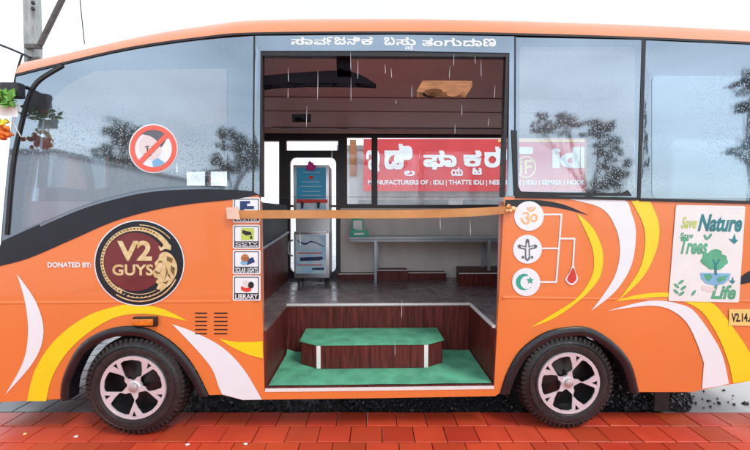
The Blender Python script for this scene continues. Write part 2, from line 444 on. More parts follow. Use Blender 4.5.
# bed of black grit under the bus and the road behind the photographer
bm = bmesh.new()
for x, z in ((-2.02, RZ + .002), (2.6, RZ + .002), (2.3, RZ + .9), (2.1, RZ + 3.0), (-2.02, RZ + 3.0)): bm.verts.new(pg(x, z, -.028))
bm.faces.new(bm.verts); struct('grit_bed', bm, M['asphalt'], False)
bm = bmesh.new()
for x, y in ((-80, -60), (80, -60), (80, -5.2), (-80, -5.2)): bm.verts.new((x, y, GZ - .036))
bm.faces.new(bm.verts); struct('road', bm, M['road'], False)
def chips(n, fn, smin, smax, seed):
    rnd = random.Random(seed); bm = bmesh.new()
    for _ in range(n):
        p, up = fn(rnd); s = rnd.uniform(smin, smax) * (1 if rnd.random() < .9 else 1.7)
        pts = [Vector((rnd.gauss(0, 1), rnd.gauss(0, 1), rnd.gauss(0, 1))).normalized() * s for _ in range(6)]
        base = [Vector((1, 0, 0)), Vector((-1, 0, 0)), Vector((0, 1, 0)), Vector((0, -1, 0)), Vector((0, 0, 1)), Vector((0, 0, -1))]
        q = Matrix.Rotation(rnd.uniform(0, 6.28), 3, pts[0].normalized())
        vs = [bm.verts.new(p + q @ (b * s * rnd.uniform(.55, 1.15))) for b in base]
        for f in ((0, 2, 4), (2, 1, 4), (1, 3, 4), (3, 0, 4), (2, 0, 5), (1, 2, 5), (3, 1, 5), (0, 3, 5)): bm.faces.new([vs[i] for i in f])
    return bm
MC = G(628, 400); MC = Vector((MC.x + .15, .95, 0))
def mound(x, y):
    d = math.hypot((x - MC.x) / .62, (y - MC.y) / .70)
    return GZ + .46 * max(0, 1 - d) ** 1.1 + .012 * noise.noise(Vector((x * 9, y * 9, 0)))
def fn_flat(r):
    p = pg(r.uniform(-2.0, 2.45) , RZ + .012 + 1.6 * r.random() ** 2.2, -.022); return p, 0
def fn_mound(r):
    a = r.uniform(0, 6.283); d = math.sqrt(r.random()) * 1.02
    x, y = MC.x + .62 * d * math.cos(a), MC.y + .70 * d * math.sin(a)
    if y < .3: y = .3 + r.random() * .3
    return Vector((x, y, max(GZ - .03, mound(x, y) - .004))), 0
def fn_scatter(r):
    d = abs(r.gauss(0, .45)); p = G(672, 408); return Vector((p.x + d * 1.2, .38 + r.random() * 1.6, GZ - .038)), 0
o = obj('gravel', chips(4200, fn_flat, .006, .013, 1), M['chip'], None, False); tag(o, 'loose wet black gravel lying on the ground under the bus', 'gravel', kind='stuff')
bm = chips(3600, fn_mound, .009, .019, 2)
gs = 28; vv = [[bm.verts.new((MC.x + (i / gs - .5) * 1.3, MC.y + (j / gs - .5) * 1.45, mound(MC.x + (i / gs - .5) * 1.3, MC.y + (j / gs - .5) * 1.45) - .05)) for j in range(gs + 1)] for i in range(gs + 1)]
for i in range(gs):
    for j in range(gs):
        if vv[i][j].co.y > .3: bm.faces.new((vv[i][j], vv[i + 1][j], vv[i + 1][j + 1], vv[i][j + 1]))
o = obj('gravel_heap', bm, M['chip'], None, False); tag(o, 'low heap of wet black gravel behind the rear wheel', 'gravel', kind='stuff')
o = obj('scattered_grit', chips(260, fn_scatter, .008, .02, 5), M['chip'], None, False); tag(o, 'stray black stones scattered over pale concrete past the bus tail', 'gravel', kind='stuff')

# ------------------------------------------------------------------ the bus
bus = thing('minibus', 'orange minibus turned into a bus shelter with wide open side doorway', 'minibus', (-.2, 1.15, 0))
ARL = cr([(61.5, 399), (64, 377), (79, 347), (100, 332), (125, 326), (150, 329), (175, 344), (194, 366), (209, 395)], 4)
ARR = cr([(500, 393), (507, 372), (520, 350), (543, 333), (567, 327), (590, 328), (613, 342), (630, 363), (638, 392)], 4)
BELTL = cr([(-6, 268), (0, 266), (29, 258), (73, 239), (112, 222), (150, 211), (190, 204), (233, 199.5), (257, 195)], 4)
low = BELTL + [(259.5, 197), (264.5, 391), (494, 388), (504.5, 197), (575, 198), (640, 200), (750, 203), (835, 206), (832, 300), (822, 374), (750, 381), (720, 386), (692, 392)] \
    + ARR[::-1] + [(495, 396), (380, 398), (265, 399.5), (243, 400), (222, 394.5)] + ARL[::-1] + [(0, 402), (-10, 402), (-14, 330), (-11, 290)]
obj('body', pfill([low], side(0), .10, .035), M['orange'], bus, ang=25)
def thickline(c, wd): # ribbon polygon around an open curve
    a, b = [], []
    for i, p in enumerate(c):
        q = Vector(c[min(i + 1, len(c) - 1)]) - Vector(c[max(i - 1, 0)]); q.normalize(); n = Vector((-q.y, q.x)) * wd / 2
        a.append((p[0] + n.x, p[1] + n.y)); b.append((p[0] - n.x, p[1] - n.y))
    return a + b[::-1]
for c_ in (ARL, ARR):
    cx = sum(p[0] for p in c_) / len(c_); 
    bm = bmesh.new(); rows = []
    for p in c_:
        d = Vector((cx - p[0], 390 - p[1])); k = 9 / max(d.length, 1); row = []
        q = (p[0] + d.x * k, p[1] + d.y * k if p[1] < 385 else p[1])
        for t in range(9):
            u = t / 8; a = onsurf(p[0] * (1 - u) + q[0] * u, p[1] * (1 - u) + q[1] * u, side(0)); row.append(bm.verts.new((a.x, a.y - .003 - .026 * math.sin(math.pi * (.08 + .8 * u)) ** .7, a.z)))
        a = row[-1].co; row.append(bm.verts.new((a.x, a.y + .10, a.z))); rows.append(row)
    for a, b in zip(rows, rows[1:]):
        for k in range(len(a) - 1): bm.faces.new((a[k], a[k + 1], b[k + 1], b[k]))
    bm.normal_update()
    if sum(f.normal.y for f in bm.faces) > 0: bmesh.ops.reverse_faces(bm, faces=bm.faces)
    obj('wheel_arch', bm, M['arch'], bus, ang=50)
# moulding ridges
for a, b in (((-12, 303.5), (231, 302)), ((503, 298), (833, 303))):
    p0 = onsurf(*a, side(0)); p1 = onsurf(*b, side(0)); bm = bmesh.new()
    n = 24; pr = [(-.0002, .016), (-.0022, .009), (-.0026, .004), (-.0022, -.004), (-.0002, -.008)]
    rows = []
    for i in range(n + 1):
        p = p0.lerp(p1, i / n); rows.append([bm.verts.new((p.x, prof(p.z + dz) + dy, p.z + dz)) for dy, dz in pr])
    for r0, r1 in zip(rows, rows[1:]):
        for k in range(len(pr) - 1): bm.faces.new((r0[k], r0[k + 1], r1[k + 1], r1[k]))
    bmesh.ops.recalc_face_normals(bm, faces=bm.faces)
    obj('moulding', bm, M['orange'], bus, ang=60)

# roof: cross sections along the length
TP = [(15, 75), (60, 64), (130, 48), (200, 38), (255, 33.5), (400, 32.5), (510, 34), (640, 38), (750, 43), (835, 47)]
tl = [onsurf(a, b, side(0)) for a, b in cr(TP, 4)]
XF, XR = tl[0].x, tl[-1].x
bm = bmesh.new(); rows = []; NY = 40
def arch_h(x): t = min(1, (x - XF) / 1.7); t = t * t * (3 - 2 * t); return .31 + .06 * t
def bulge(x): t = min(1, max(0, (x - XF) / 1.6)); return .42 * (1 - t) ** 2
def roof_pt(x, T, k):
    s = -math.cos(math.pi * k / NY); f0 = prof(T) ; Y = W / 2 + s * (W / 2 - f0)
    rx = min(1, (XR - x) / .25); edge = math.sqrt(max(0, 1 - (1 - rx) ** 2))
    return Vector((x - bulge(x) * (1 - s * s), Y, T + arch_h(x) * (1 - abs(s) ** 4) * (.45 + .55 * edge)))
for p in tl: rows.append([bm.verts.new(roof_pt(p.x, p.z, k)) for k in range(NY + 1)])
for a, b in zip(rows, rows[1:]):
    for k in range(NY): bm.faces.new((a[k], a[k + 1], b[k + 1], b[k]))
bm.faces.new(rows[-1])
bmesh.ops.recalc_face_normals(bm, faces=bm.faces)
M['roof'] = mat('orange roof paint', (.79, .20, .05), .34, var=.06, scale=1.2, coat=.15, spec=.35)  # even orange close to the body paint, with a weaker coat
roof = obj('roof', bm, M['roof'], bus, ang=50)
obj('gutter_seal', pfill([thickline(cr(TP, 4), 2.2)], side(.008), .1, .012), M['rubber'], roof)
# nose and windscreen
FC = [(-10, 402), (-14, 330), (-11, 290), (-6, 266), (1, 243), (4, 200), (10, 140), (15, 75)]
fz = [onsurf(a, b, side(0)) for a, b in FC]
def nose(j0, j1, name, m):
    bm = bmesh.new(); rows = []
    for j in range(j0, j1 + 1):
        p = fz[j]; row = []
        for k in range(NY + 1):
            s = -math.cos(math.pi * k / NY)
            if j == len(fz) - 1: v = roof_pt(p.x, p.z, k)
            else: v = Vector((p.x - (.50 if j < 3 else .46) * (1 - abs(s) ** 2.6), W / 2 + s * (W / 2 - prof(p.z)), p.z))
            row.append(bm.verts.new(v))
        rows.append(row)
    for a, b in zip(rows, rows[1:]):
        for k in range(NY): bm.faces.new((a[k], a[k + 1], b[k + 1], b[k]))
    bmesh.ops.recalc_face_normals(bm, faces=bm.faces)
    return obj(name, bm, m, bus, ang=50)
nose(0, 3, 'front_panel', M['orange'])
nose(3, 7, 'windscreen', M['frit'])
# tail
p0 = onsurf(835, 206, side(0)); bm = bmesh.new()
XT = onsurf(832, 300, side(0)).x
box(bm, XT - .02, XT + .05, .01, W - .01, .45, p0.z)
obj('rear_panel', bm, M['orange'], bus)
bm = bmesh.new(); box(bm, XT - .02, XT + .03, .03, W - .03, p0.z + .002, tl[-1].z + .0); obj('rear_window', bm, M['frit'], bus)

# windows on the near side: black border with the pane as a sub-part
WL_o = cr([(16, 77), (60, 66), (130, 50.5), (200, 40.5), (254, 36)], 4) + [(252.5, 191)] + cr([(228, 188.5), (190, 188), (150, 191), (117, 198), (80, 209), (40, 226), (2, 243)], 4) + [(4, 200), (10, 140)]
WL_i = [(95, 71), (160, 69.5), (227, 69), (227, 186)] + cr([(190, 185.5), (150, 188), (117, 195), (85, 205), (50, 219), (22, 230)], 4) + cr([(24, 190), (38, 132), (58, 93), (95, 71)], 5)[:-1]
W2_o = [(516, 37.5), (642, 40), (637.5, 198), (515.5, 196)]
W2_i = rrect(519, 47, 635, 192, 5)
W3_o = [(646, 40.5), (750, 45), (832, 49.5), (829, 204), (641, 198.5)]
W3_i = rrect(652, 76, 822, 198, 5)
for oL, iL, pm in ((WL_o, WL_i, 'pane'), (W2_o, W2_i, 'pane'), (W3_o, W3_i, 'rearpane')):
    wn = obj('window', pfill([oL, iL], side(.002), .12, .006), M['frit'], bus)
    obj('pane', pfill([iL], side(.0045), .12), M[pm], wn)
HD = [(254.5, 36), (400, 34.8), (515, 36.5), (514.5, 196), (508, 196), (509.5, 53), (400, 51), (260.5, 51), (259.5, 195), (253.5, 192)]
hd = obj('door_header', pfill([HD], side(.003), .12, .03), M['frit'], bus)
dfr = [(260.5, 51), (509.5, 53), (505, 197), (494.5, 388.5), (264.5, 391.5), (259.8, 197)]
dfi = [(262.5, 55.5), (506, 57), (501.5, 197), (492.5, 387), (267, 389), (262.5, 197)]
obj('door_frame', pfill([dfr[:3] + [(259.8, 197)], [dfi[0], dfi[1], (501.5, 196.9), (262.5, 196.9)]], side(-.002), .1, .05), M['rubber'], bus)
for a, b in (((644, 39), (639, 200)), ((515.3, 36.5), (515, 196)), ((254.2, 36), (253, 193))):
    obj('window_seal', pfill([line(a, b, 3.2 if a[0] > 600 else 1.6)], side(.006), .1, .01), M['rubber'], bus)
obj('belt_trim', pfill([cr([(2, 241), (40, 224), (80, 207), (117, 196), (150, 189.3), (190, 186.8), (228, 187), (252, 189.5)], 4) + BELTL[::-1]], side(.004), .1, .02), M['blackv'], bus)
obj('belt_highlight', pfill([thickline(cr([(40, 225.5), (80, 208.5), (117, 197.5), (150, 190.8), (190, 188.2), (228, 188.4), (252, 190)], 4), 2.4)], side(.0065), .1, .004), M['frit'], bus)
obj('belt_seal', pfill([line((515.5, 196.5), (637, 199), 3)], side(.009), .1, .01), M['rubber'], bus)
obj('belt_seal', pfill([line((640, 199.5), (830, 204.5), 3)], side(.009), .1, .01), M['rubber'], bus)
obj('window_gasket', pfill([[(511.5, 130), (517, 131), (518, 186), (521, 191.5), (560, 192.5), (622, 193), (628, 190), (632, 196), (514, 195.5)]], side(.009), .1, .006), M['rubber'], bus)
obj('pillar_trim', pfill([thickline(cr([(62, 65), (38, 80), (28, 96), (20, 125), (12, 165), (6, 235)], 5), 3.2)], side(.012), .1, .012), M['rubber'], bus)

# painted swooshes
def decal(name, L, m, off=.003, parent=None):
    return obj(name, pfill([L] if isinstance(L[0], tuple) else L, side(off), .10), M[m], parent or bus)
decal('white_stripe', sw([(17, 274), (36, 302), (43.5, 332), (34, 361), (5, 395)], [(17, 274), (25, 302), (28, 332), (23, 362), (5, 395)]), 'white')
decal('yellow_stripe', sw([(27, 401), (35, 370), (55, 340), (85, 317), (115, 306.5), (132, 304.5), (160, 308), (188, 321)], [(46, 401), (53, 375), (70, 349), (95, 328), (120, 316), (150, 314), (188, 321)]), 'yellow')
decal('white_stripe', cr([(172, 324), (194, 332), (222, 347), (243.6, 369), (262, 399.5)]) + [(243, 399.8), (222, 394.3)] + cr([(218, 385), (212, 369), (197, 350), (172, 324)])[:-1], 'white')
decal('yellow_stripe', cr([(219, 338.6), (234, 341.5), (250, 342), (262.6, 341)]) + cr([(263, 358.5), (247, 354), (231, 346.5), (219, 338.6)])[:-1], 'yellow')
decal('black_stripe', cr([(505.5, 200), (537, 200), (563.5, 204.5), (589, 215.4)]) + cr([(589, 215.4), (563.5, 209), (537.5, 206), (504.8, 211)])[1:], 'blackv')
decal('yellow_stripe', sw([(576.6, 213), (592.5, 227.5), (602.6, 250.7), (601, 274), (589.6, 291), (569, 308.5), (550, 320), (530, 327.5)], [(576.6, 213), (589.6, 240), (594, 259), (591.5, 276.7), (578, 297), (556, 312), (530, 327.5)]), 'yellow')
decal('white_stripe', cr([(566, 198.5), (595, 199), (624, 200), (631.5, 213), (636, 233), (631.5, 265), (615.6, 291), (591, 311)]) + cr([(591, 311), (604, 294), (615.6, 274), (620, 250.7), (615.6, 227.5), (601, 208), (566, 198.5)])[1:-1], 'white')
decal('yellow_stripe', [(631, 200.5)] + cr([(650, 201), (659, 224), (656.7, 249), (643, 277), (618, 301)]) + cr([(618, 301), (638.7, 271), (645, 246), (643, 224), (631, 200.5)])[1:-1], 'yellow')
decal('yellow_stripe', cr([(614, 301.5), (638.7, 294.5), (667, 292.5), (691, 295), (713, 303.5), (730, 323), (750, 353), (760, 380)]) + [(733, 383)] + cr([(730, 367), (720, 340), (703, 313), (685, 302), (667, 297), (640, 298.5), (614, 301.5)])[:-1], 'yellow')
decal('white_stripe', cr([(607, 311), (638.7, 302.5), (657, 300.5), (676, 303), (694, 311), (713, 337), (723, 357), (729, 383.5)]) + [(719, 386), (702, 388.8)] + cr([(704, 363), (697, 343), (687, 323), (673, 311), (657, 306), (638, 306.5), (607, 311)])[:-1], 'white', .0045)
decal('black_stripe', cr([(738, 279), (752, 270), (775, 266), (805, 268)]) + cr([(805, 268), (775, 276), (752, 282), (738, 285)])[1:], 'blackv')
# faint printed cloud on the orange (tone-on-tone)
# louvres, lamp, plate
vent = obj('louvre_vent', pfill([rrect(193, 309.5, 229, 336, 1)], side(.0015), .1), M['orange'], bus)
for x0, x1 in ((195, 207), (214, 227.5)):
    for k in range(6):
        y = 312.5 + k * 4.1
        obj('slot', pfill([[(x0, y), (x1, y), (x1, y + 1.3), (x0, y + 1.3)]], side(.003), 0), M['ink'], vent)
bm = bmesh.new(); a, b = onsurf(135, 316, side(0)), onsurf(159, 325.5, side(0)); box(bm, a.x, b.x, -.03, .0, b.z, a.z, .008)
lamp = obj('indicator_lamp', bm, M['rubber'], bus)
bm = bmesh.new(); box(bm, a.x + .008, b.x - .02, -.042, -.029, b.z + .014, a.z - .012, .006); obj('lens', bm, M['amber'], lamp)
pl = decal('number_plate', [(729, 309), (775, 309), (775, 326), (729, 325.5)], 'plate', .006)
obj('lettering', text_bm('V2.14.A', 731.5, 313, 754, 321.8, side(.0072), .03), M['ink'], pl)
obj('lettering', text_bm('DONATED BY:', 47.5, 262.2, 91.5, 267.4, side(.004), .035), M['white'], bus)

# Kannada lettering on the door header
_gl = {}
def glyph_loops(ch):               # outlines of one glyph, sampled
    if ch in _gl: return _gl[ch]
    cu = bpy.data.curves.new('t', 'FONT'); cu.body = ch; o = bpy.data.objects.new('t', cu); C.objects.link(o)
    dg = bpy.context.evaluated_depsgraph_get(); cv = o.evaluated_get(dg).to_curve(dg); loops = []
    for sp in cv.splines:
        P = sp.bezier_points; L = []; n = len(P)
        for i in range(n):
            a, b = P[i], P[(i + 1) % n]; k = 4
            if (a.handle_right - a.co).length + (b.handle_left - b.co).length < 1e-6: k = 1
            for t in range(k):
                t /= k; q = a.co * (1 - t) ** 3 + a.handle_right * 3 * t * (1 - t) ** 2 + b.handle_left * 3 * t * t * (1 - t) + b.co * t ** 3
                L.append((q.x, q.y))
        loops.append(L)
    bpy.data.objects.remove(o); bpy.data.curves.remove(cu); _gl[ch] = loops
    return loops
def winding(x, y, L):
    wn = 0
    for i in range(len(L)):
        (x0, y0), (x1, y1) = L[i - 1], L[i]
        if y0 <= y < y1 and (x1 - x0) * (y - y0) - (x - x0) * (y1 - y0) > 0: wn += 1
        elif y1 <= y < y0 and (x1 - x0) * (y - y0) - (x - x0) * (y1 - y0) < 0: wn -= 1
    return wn
def glyph_bm(ch, x0, y0, x1, y1, g, bold, bm):
    base = glyph_loops(ch); xs = [p[0] for L in base for p in L]; ys = [p[1] for L in base for p in L]
    bold *= 1.0; loops = []
    for k in range(4):
        dx, dy = bold * math.cos(k * math.pi / 2 + .78), bold * math.sin(k * math.pi / 2 + .78)
        for L in base: loops.append([(x + dx, y + dy) for x, y in L])
    ax, bx, ay, by = min(xs) - bold, max(xs) + bold, min(ys) - bold, max(ys) + bold
    vs, es = [], []
    for L in loops:
        n0 = len(vs); vs += [Vector(p) for p in L]; es += [(n0 + i, n0 + (i + 1) % len(L)) for i in range(len(L))]
    ov, oe, of, *_ = delaunay_2d_cdt(vs, es, [], 0, 1e-5)
    bbs = [(min(p[0] for p in L), max(p[0] for p in L), min(p[1] for p in L), max(p[1] for p in L)) for L in loops]
    keep = []
    for f in of:
        cx_, cy_ = sum(ov[i].x for i in f) / 3, sum(ov[i].y for i in f) / 3
        if sum(winding(cx_, cy_, L) for L, b in zip(loops, bbs) if b[0] < cx_ < b[1] and b[2] < cy_ < b[3]) != 0: keep.append(f)
    mp_ = {}
    for f in keep:
        vv_ = []
        for i in f:
            if i not in mp_:
                u = (ov[i].x - ax) / (bx - ax); t = 1 - (ov[i].y - ay) / (by - ay); mp_[i] = bm.verts.new(onsurf(x0 + (x1 - x0) * u, y0 + (y1 - y0) * t, g))
            vv_.append(mp_[i])
        F = bm.faces.new(vv_); F.normal_update()
        if F.normal.y > 0: F.normal_flip()
def kan(parts, g, m, parent, name='lettering'):
    bm = bmesh.new()
    for s, x0, y0, x1, y1, bold in parts: glyph_bm(s, x0, y0, x1, y1, g, bold * 1.6, bm)
    return obj(name, bm, m, parent)
gh = side(.0045)
kan([('ಸಾ', 291, 37, 313, 45, .02), ('ವ', 314, 37.6, 326, 45, .02), ('೯', 326.5, 37, 333, 45, .02), ('ಜ', 334, 37, 346, 45, .02), ('ನಿ', 347, 36.5, 360, 45, .02), ('ಕ', 361, 37, 373, 45, .02),
     ('ಬ', 384, 37, 395, 45.5, .02), ('ಸು', 396, 37, 416, 45.5, .02), ('ಸ', 405, 45.6, 413, 49.8, .02),
     ('ತಂ', 422, 38, 443, 46.5, .02), ('ಗು', 444, 38, 462, 46.5, .02), ('ದಾ', 463, 38.4, 482, 46.7, .02), ('ಣ', 483, 38.6, 496, 46.8, .02)], gh, M['white'], hd)

# round logo sticker
def LG(u, v): return (139.3 + 45.2 * u, 263 - 43 * v)
def lgl(pts): return [LG(*p) for p in pts]
def circ(r, cx=0, cy=0, n=40): return [(cx + r * math.cos(2 * math.pi * i / n), cy + r * math.sin(2 * math.pi * i / n)) for i in range(n)]
logo = decal('round_sticker', lgl(circ(1.0, n=64)), 'white', .0045)
decal('black_ring', lgl(circ(.975, n=64)), 'blackv', .006, logo)
decal('maroon_disc', lgl(circ(.68, -.10, .03, n=48)), 'maroonlogo', .0075, logo)
ring = [lgl([(.82 * math.cos(R(a)) - .04, .82 * math.sin(R(a)) + .02) for a in range(25, 250, 5)] +
            [((.72) * math.cos(R(a)) - .07, (.72) * math.sin(R(a)) + .03) for a in range(245, 24, -5)])]
obj('gold_ring', pfill(ring, side(.0085), .1), M['gold'], logo)
bm = bmesh.new()
for i in range(34):
    a = 55 + i * 5.6; r = .775; c = (r * math.cos(R(a)) - .055, r * math.sin(R(a)) + .025)
    pfill([lgl([(c[0] + .032 * math.cos(R(t + a)) * (1 if i % 2 else .7), c[1] + .022 * math.sin(R(t + a))) for t in range(0, 360, 60)])], side(.0095), 0, bm=bm)
for a0, a1, r in ((190, 330, .86), (200, 318, .80), (185, 340, .91)):
    pass
obj('scroll_pattern', bm, M['golddk'], logo)
bm = bmesh.new()
for a0, a1, r, wd in ((235, 335, .875, .03), (250, 320, .80, .02), (232, 300, .72, .016), (40, 90, .875, .02)):
    pfill([lgl([((r + wd) * math.cos(R(a0 + (a1 - a0) * i / 24)), (r + wd) * math.sin(R(a0 + (a1 - a0) * i / 24))) for i in range(25)] +
               [(r * math.cos(R(a0 + (a1 - a0) * i / 24)), r * math.sin(R(a0 + (a1 - a0) * i / 24))) for i in range(24, -1, -1)])], side(.0087), 0, bm=bm)
for i in range(14):
    a = 238 + i * 7; c = (.80 * math.cos(R(a)), .80 * math.sin(R(a)))
    pfill([lgl([(c[0] + .035 * math.cos(R(t)) * (1 - .4 * (i % 2)), c[1] + .02 * math.sin(R(t + 30))) for t in range(0, 360, 60)])], side(.0092), 0, bm=bm)
# lion head in profile with a crown
lion = [(.30, -.20), (.36, -.10), (.34, .00), (.42, .10), (.45, .20), (.56, .26), (.68, .22), (.78, .10), (.84, -.08), (.82, -.25), (.74, -.42), (.62, -.55), (.48, -.62), (.38, -.60), (.42, -.50), (.36, -.44), (.42, -.36), (.33, -.32)]
pfill([lgl(cr(lion, 3, True))], side(.009), 0, bm=bm)
pfill([lgl([(.46, .28), (.42, .40), (.50, .36), (.55, .46), (.61, .37), (.70, .43), (.70, .30), (.58, .33)])], side(.009), 0, bm=bm)
obj('lion_emblem', bm, M['gold'], logo)
bm = bmesh.new()
for c in ([(.62, .16), (.74, .10), (.72, .0), (.60, .06)], [(.70, -.05), (.79, -.12), (.76, -.30), (.69, -.18)], [(.42, .04), (.50, .06), (.50, .02), (.43, .0)], [(.34, -.16), (.44, -.22), (.50, -.16), (.44, -.26), (.36, -.24)],
          [(.56, -.02), (.60, -.20), (.55, -.40), (.64, -.22)], [(.50, -.44), (.60, -.50), (.66, -.38), (.58, -.44)], [(.62, -.28), (.70, -.38), (.66, -.24)]):
    pfill([lgl(c)], side(.0100), 0, bm=bm)
obj('lion_shading', bm, M['golddk'], logo)
def lt(s, u0, v1, u1, v0, bold): return text_bm(s, *LG(u0, v1), *LG(u1, v0), side(.0105), bold)
obj('lettering', lt('V2', -.49, .52, .28, .05, .035), M['gold'], logo)
obj('lettering', lt('GUYS', -.60, -.03, .31, -.29, .03), M['gold'], logo)

# four pictogram stickers
def pict(y0, y1, words, icon):
    st = decal('pictogram_sticker', rrect(232.8, y0, 260 if y0 < 250 else 260.6, y1, 1.5), 'white', .003)
    obj('frame_line', pfill([rrect(234.2, y0 + 1.3, 258.8, y1 - 1.3, 1), rrect(235, y0 + 2.1, 258, y1 - 7.5, .8)], side(.0042), 0), M['ink'], st)
    n = len(words)
    for i, wd in enumerate(words):
        h = 5.6 / n; ya = y1 - 7.0 + i * h
        obj('lettering', text_bm(wd, 235.4, ya + .4, 257.8, ya + h - .2, side(.0055), .02), M['white'], st)
    for m, loops in icon: obj('icon', pfill(loops, side(.0052), 0), M[m], st)
pict(197.5, 222.6, ['DRINKING', 'WATER'], [('navy', [[(240, 201), (250, 201), (250, 203.5), (247, 203.5), (247, 206), (254, 206), (254, 209), (244, 209), (244, 211.5), (240, 211.5)]]), ('redsign', [ell(247.5, 212.5, 1.6, 1.6, 10)])])
pict(224.8, 248.8, ['CCTV', 'SURVEILLANCE'], [('lime', [rrect(241, 228, 254, 240, 1)]), ('ink', [[(242.5, 230), (251, 232), (252, 235), (246, 235.5), (242, 233)], [(250, 236), (252, 235.8), (252.5, 239), (250, 238.6)]])])
pict(250.0, 274.2, ['SOLAR LIGHTS'], [('wood', [ell(245, 258, 4, 4, 14)]), ('navy', [[(245, 260), (253, 257), (255, 262), (247, 265)]]), ('sash', [ell(244, 262.5, 3.6, 2.6, 12)])])
pict(275.4, 300.6, ['LIBRARY'], [('skin', [ell(246, 283, 3.4, 3.2, 12)]), ('ink', [ell(251, 285, 3, 3.4, 12)]), ('red', [[(241, 286), (246, 288), (251, 286.5), (251, 291), (246, 292), (241, 290)]])])

# three faith discs, bracket and drop
for (cx, cy, r) in ((529, 216, 14.8), (527.5, 249.2, 14.4), (526.2, 282, 14)):
    dsc = decal('round_emblem', ell(cx, cy, r, r, 40), 'white', .0045)
    if cy < 220: obj('om_symbol', text_bm('ॐ', cx - 8.6, cy - 9.5, cx + 8.6, cy + 8.5, side(.0062), .005), M['ribbon'], dsc)
    elif cy < 255:
        bm = bmesh.new()
        pfill([[(cx - 1.8, cy - 9), (cx + 1.8, cy - 9), (cx + 2.2, cy - 3), (cx + 8.5, cy - 5), (cx + 9, cy - 1), (cx + 2.6, cy + .5), (cx + 2.5, cy + 10), (cx, cy + 12), (cx - 2.5, cy + 10), (cx - 2.6, cy + .5), (cx - 9, cy - 1), (cx - 8.5, cy - 5), (cx - 2.2, cy - 3)],
               [(cx - .7, cy - 6.5), (cx + .7, cy - 6.5), (cx + 1, cy - 1.6), (cx + 6.5, cy - 3.2), (cx + 6.8, cy - 2), (cx + 1.2, cy - .6), (cx + 1.2, cy + 8), (cx, cy + 10), (cx - 1.2, cy + 8), (cx - 1.2, cy - .6), (cx - 6.8, cy - 2), (cx - 6.5, cy - 3.2), (cx - 1, cy - 1.6)]], side(.006), 0, bm=bm)
        for dx, dy in ((-8.5, -3), (8.5, -3), (0, -9), (-4.5, 8), (4.5, 8)): pfill([ell(cx + dx, cy + dy, 1.5, 1.5, 8)], side(.0063), 0, bm=bm)
        obj('cross_symbol', bm, M['grey'], dsc)
    else:
        bm = pfill([[(cx - 2 + 8.2 * math.cos(R(a)), cy - 8.2 * math.sin(R(a))) for a in range(60, 325, 12)] + [(cx + .8 + 6.6 * math.cos(R(a)), cy + .4 - 6.6 * math.sin(R(a))) for a in range(310, 70, -12)]], side(.006), 0)
        pfill([[(cx + 4 + (4 if k % 2 == 0 else 1.7) * math.cos(R(90 + 36 * k)), cy - 1.5 - (4 if k % 2 == 0 else 1.7) * math.sin(R(90 + 36 * k))) for k in range(10)]], side(.006), 0, bm=bm)
        obj('crescent_symbol', bm, M['mint'], dsc)
bm = bmesh.new()
for a, b in (((543, 214.5), (562.3, 214.5)), ((561.5, 214.6), (556.3, 282.2)), ((540.3, 282), (557, 282)), ((542, 248.4), (559, 248.4)), ((560, 238.6), (575.3, 238.6)), ((574.5, 238.7), (573, 266))):
    pfill([line(a, b, 1.7)], side(.004 + .0004 * len(bm.verts) / 8), 0, bm=bm)
obj('white_bracket', bm, M['white'], bus)
def drop(k): return cr([(573.2, 277 - 13 * k), (575.6, 277 - 5 * k), (571.7 + 6.3 * k, 279.5), (571.7, 278.8 + 6.3 * k), (571.7 - 6.3 * k, 279.5), (569.8, 277 - 5 * k)], 5, True)
dr = decal('blood_drop', drop(1.0), 'white', .0065); decal('drop_centre', drop(.72), 'leafred', .0078, dr)

# poster
def PQ(u, v):                      # u across 0..1, v down 0..1 on the poster
    a, b, c, d = (676, 205), (745.5, 206), (739, 302.5), (668.3, 301)
    return tuple((a[i] * (1 - u) + b[i] * u) * (1 - v) + (d[i] * (1 - u) + c[i] * u) * v for i in (0, 1))
def pq(L): return [PQ(*p) for p in L]
po = decal('poster', pq(rrect(0, 0, 1, 1, .025)), 'paper', .006)
def pt(s, u0, v0, u1, v1, m, bold=.02, shear=.25):
    obj('lettering', text_bm(s, 0, 0, 0, 0, side(.0078), bold, shear, quad=(PQ(u0, v0), PQ(u1, v0), PQ(u1, v1), PQ(u0, v1))), M[m], po)
pt('Save', .10, .12, .32, .24, 'lime'); pt('Nature', .34, .09, .97, .27, 'teal', .035)
pt('Save', .09, .285, .28, .345, 'green'); pt('Trees', .11, .34, .50, .51, 'green', .03)
pt('Life', .60, .82, .95, .97, 'green', .035)
bm = bmesh.new()
for cx, cy, r in ((.52, .56, .10), (.62, .53, .11), (.71, .57, .09), (.58, .60, .09), (.67, .61, .08)): pfill([pq([(cx + r * math.cos(R(t)) * (1 + .15 * math.sin(5 * R(t))), cy + r * .72 * math.sin(R(t))) for t in range(0, 360, 20)])], side(.0074 + cx * .001), 0, bm=bm)
obj('crown_print', bm, M['green'], po)
for cx, cy, a in ((.16, .80, 40), (.10, .84, 140), (.20, .86, 40), (.10, .90, 140), (.18, .92, 40), (.35, .91, 60), (.46, .33, 120), (.52, .32, 60)):
    obj('leaf_print', pfill([pq([(cx + .05 * math.cos(R(t)) * math.cos(R(a)) - .018 * math.sin(R(t)) * math.sin(R(a)), cy - .035 * math.cos(R(t)) * math.sin(R(a)) - .016 * math.sin(R(t)) * math.cos(R(a))) for t in range(0, 360, 30)])], side(.0076), 0), M['green'], po)
obj('trunk_print', pfill([pq([(.63, .72), (.615, .62), (.58, .56), (.60, .55), (.63, .60), (.67, .55), (.69, .56), (.65, .62), (.66, .72)])], side(.0088), 0), M['teal'], po)
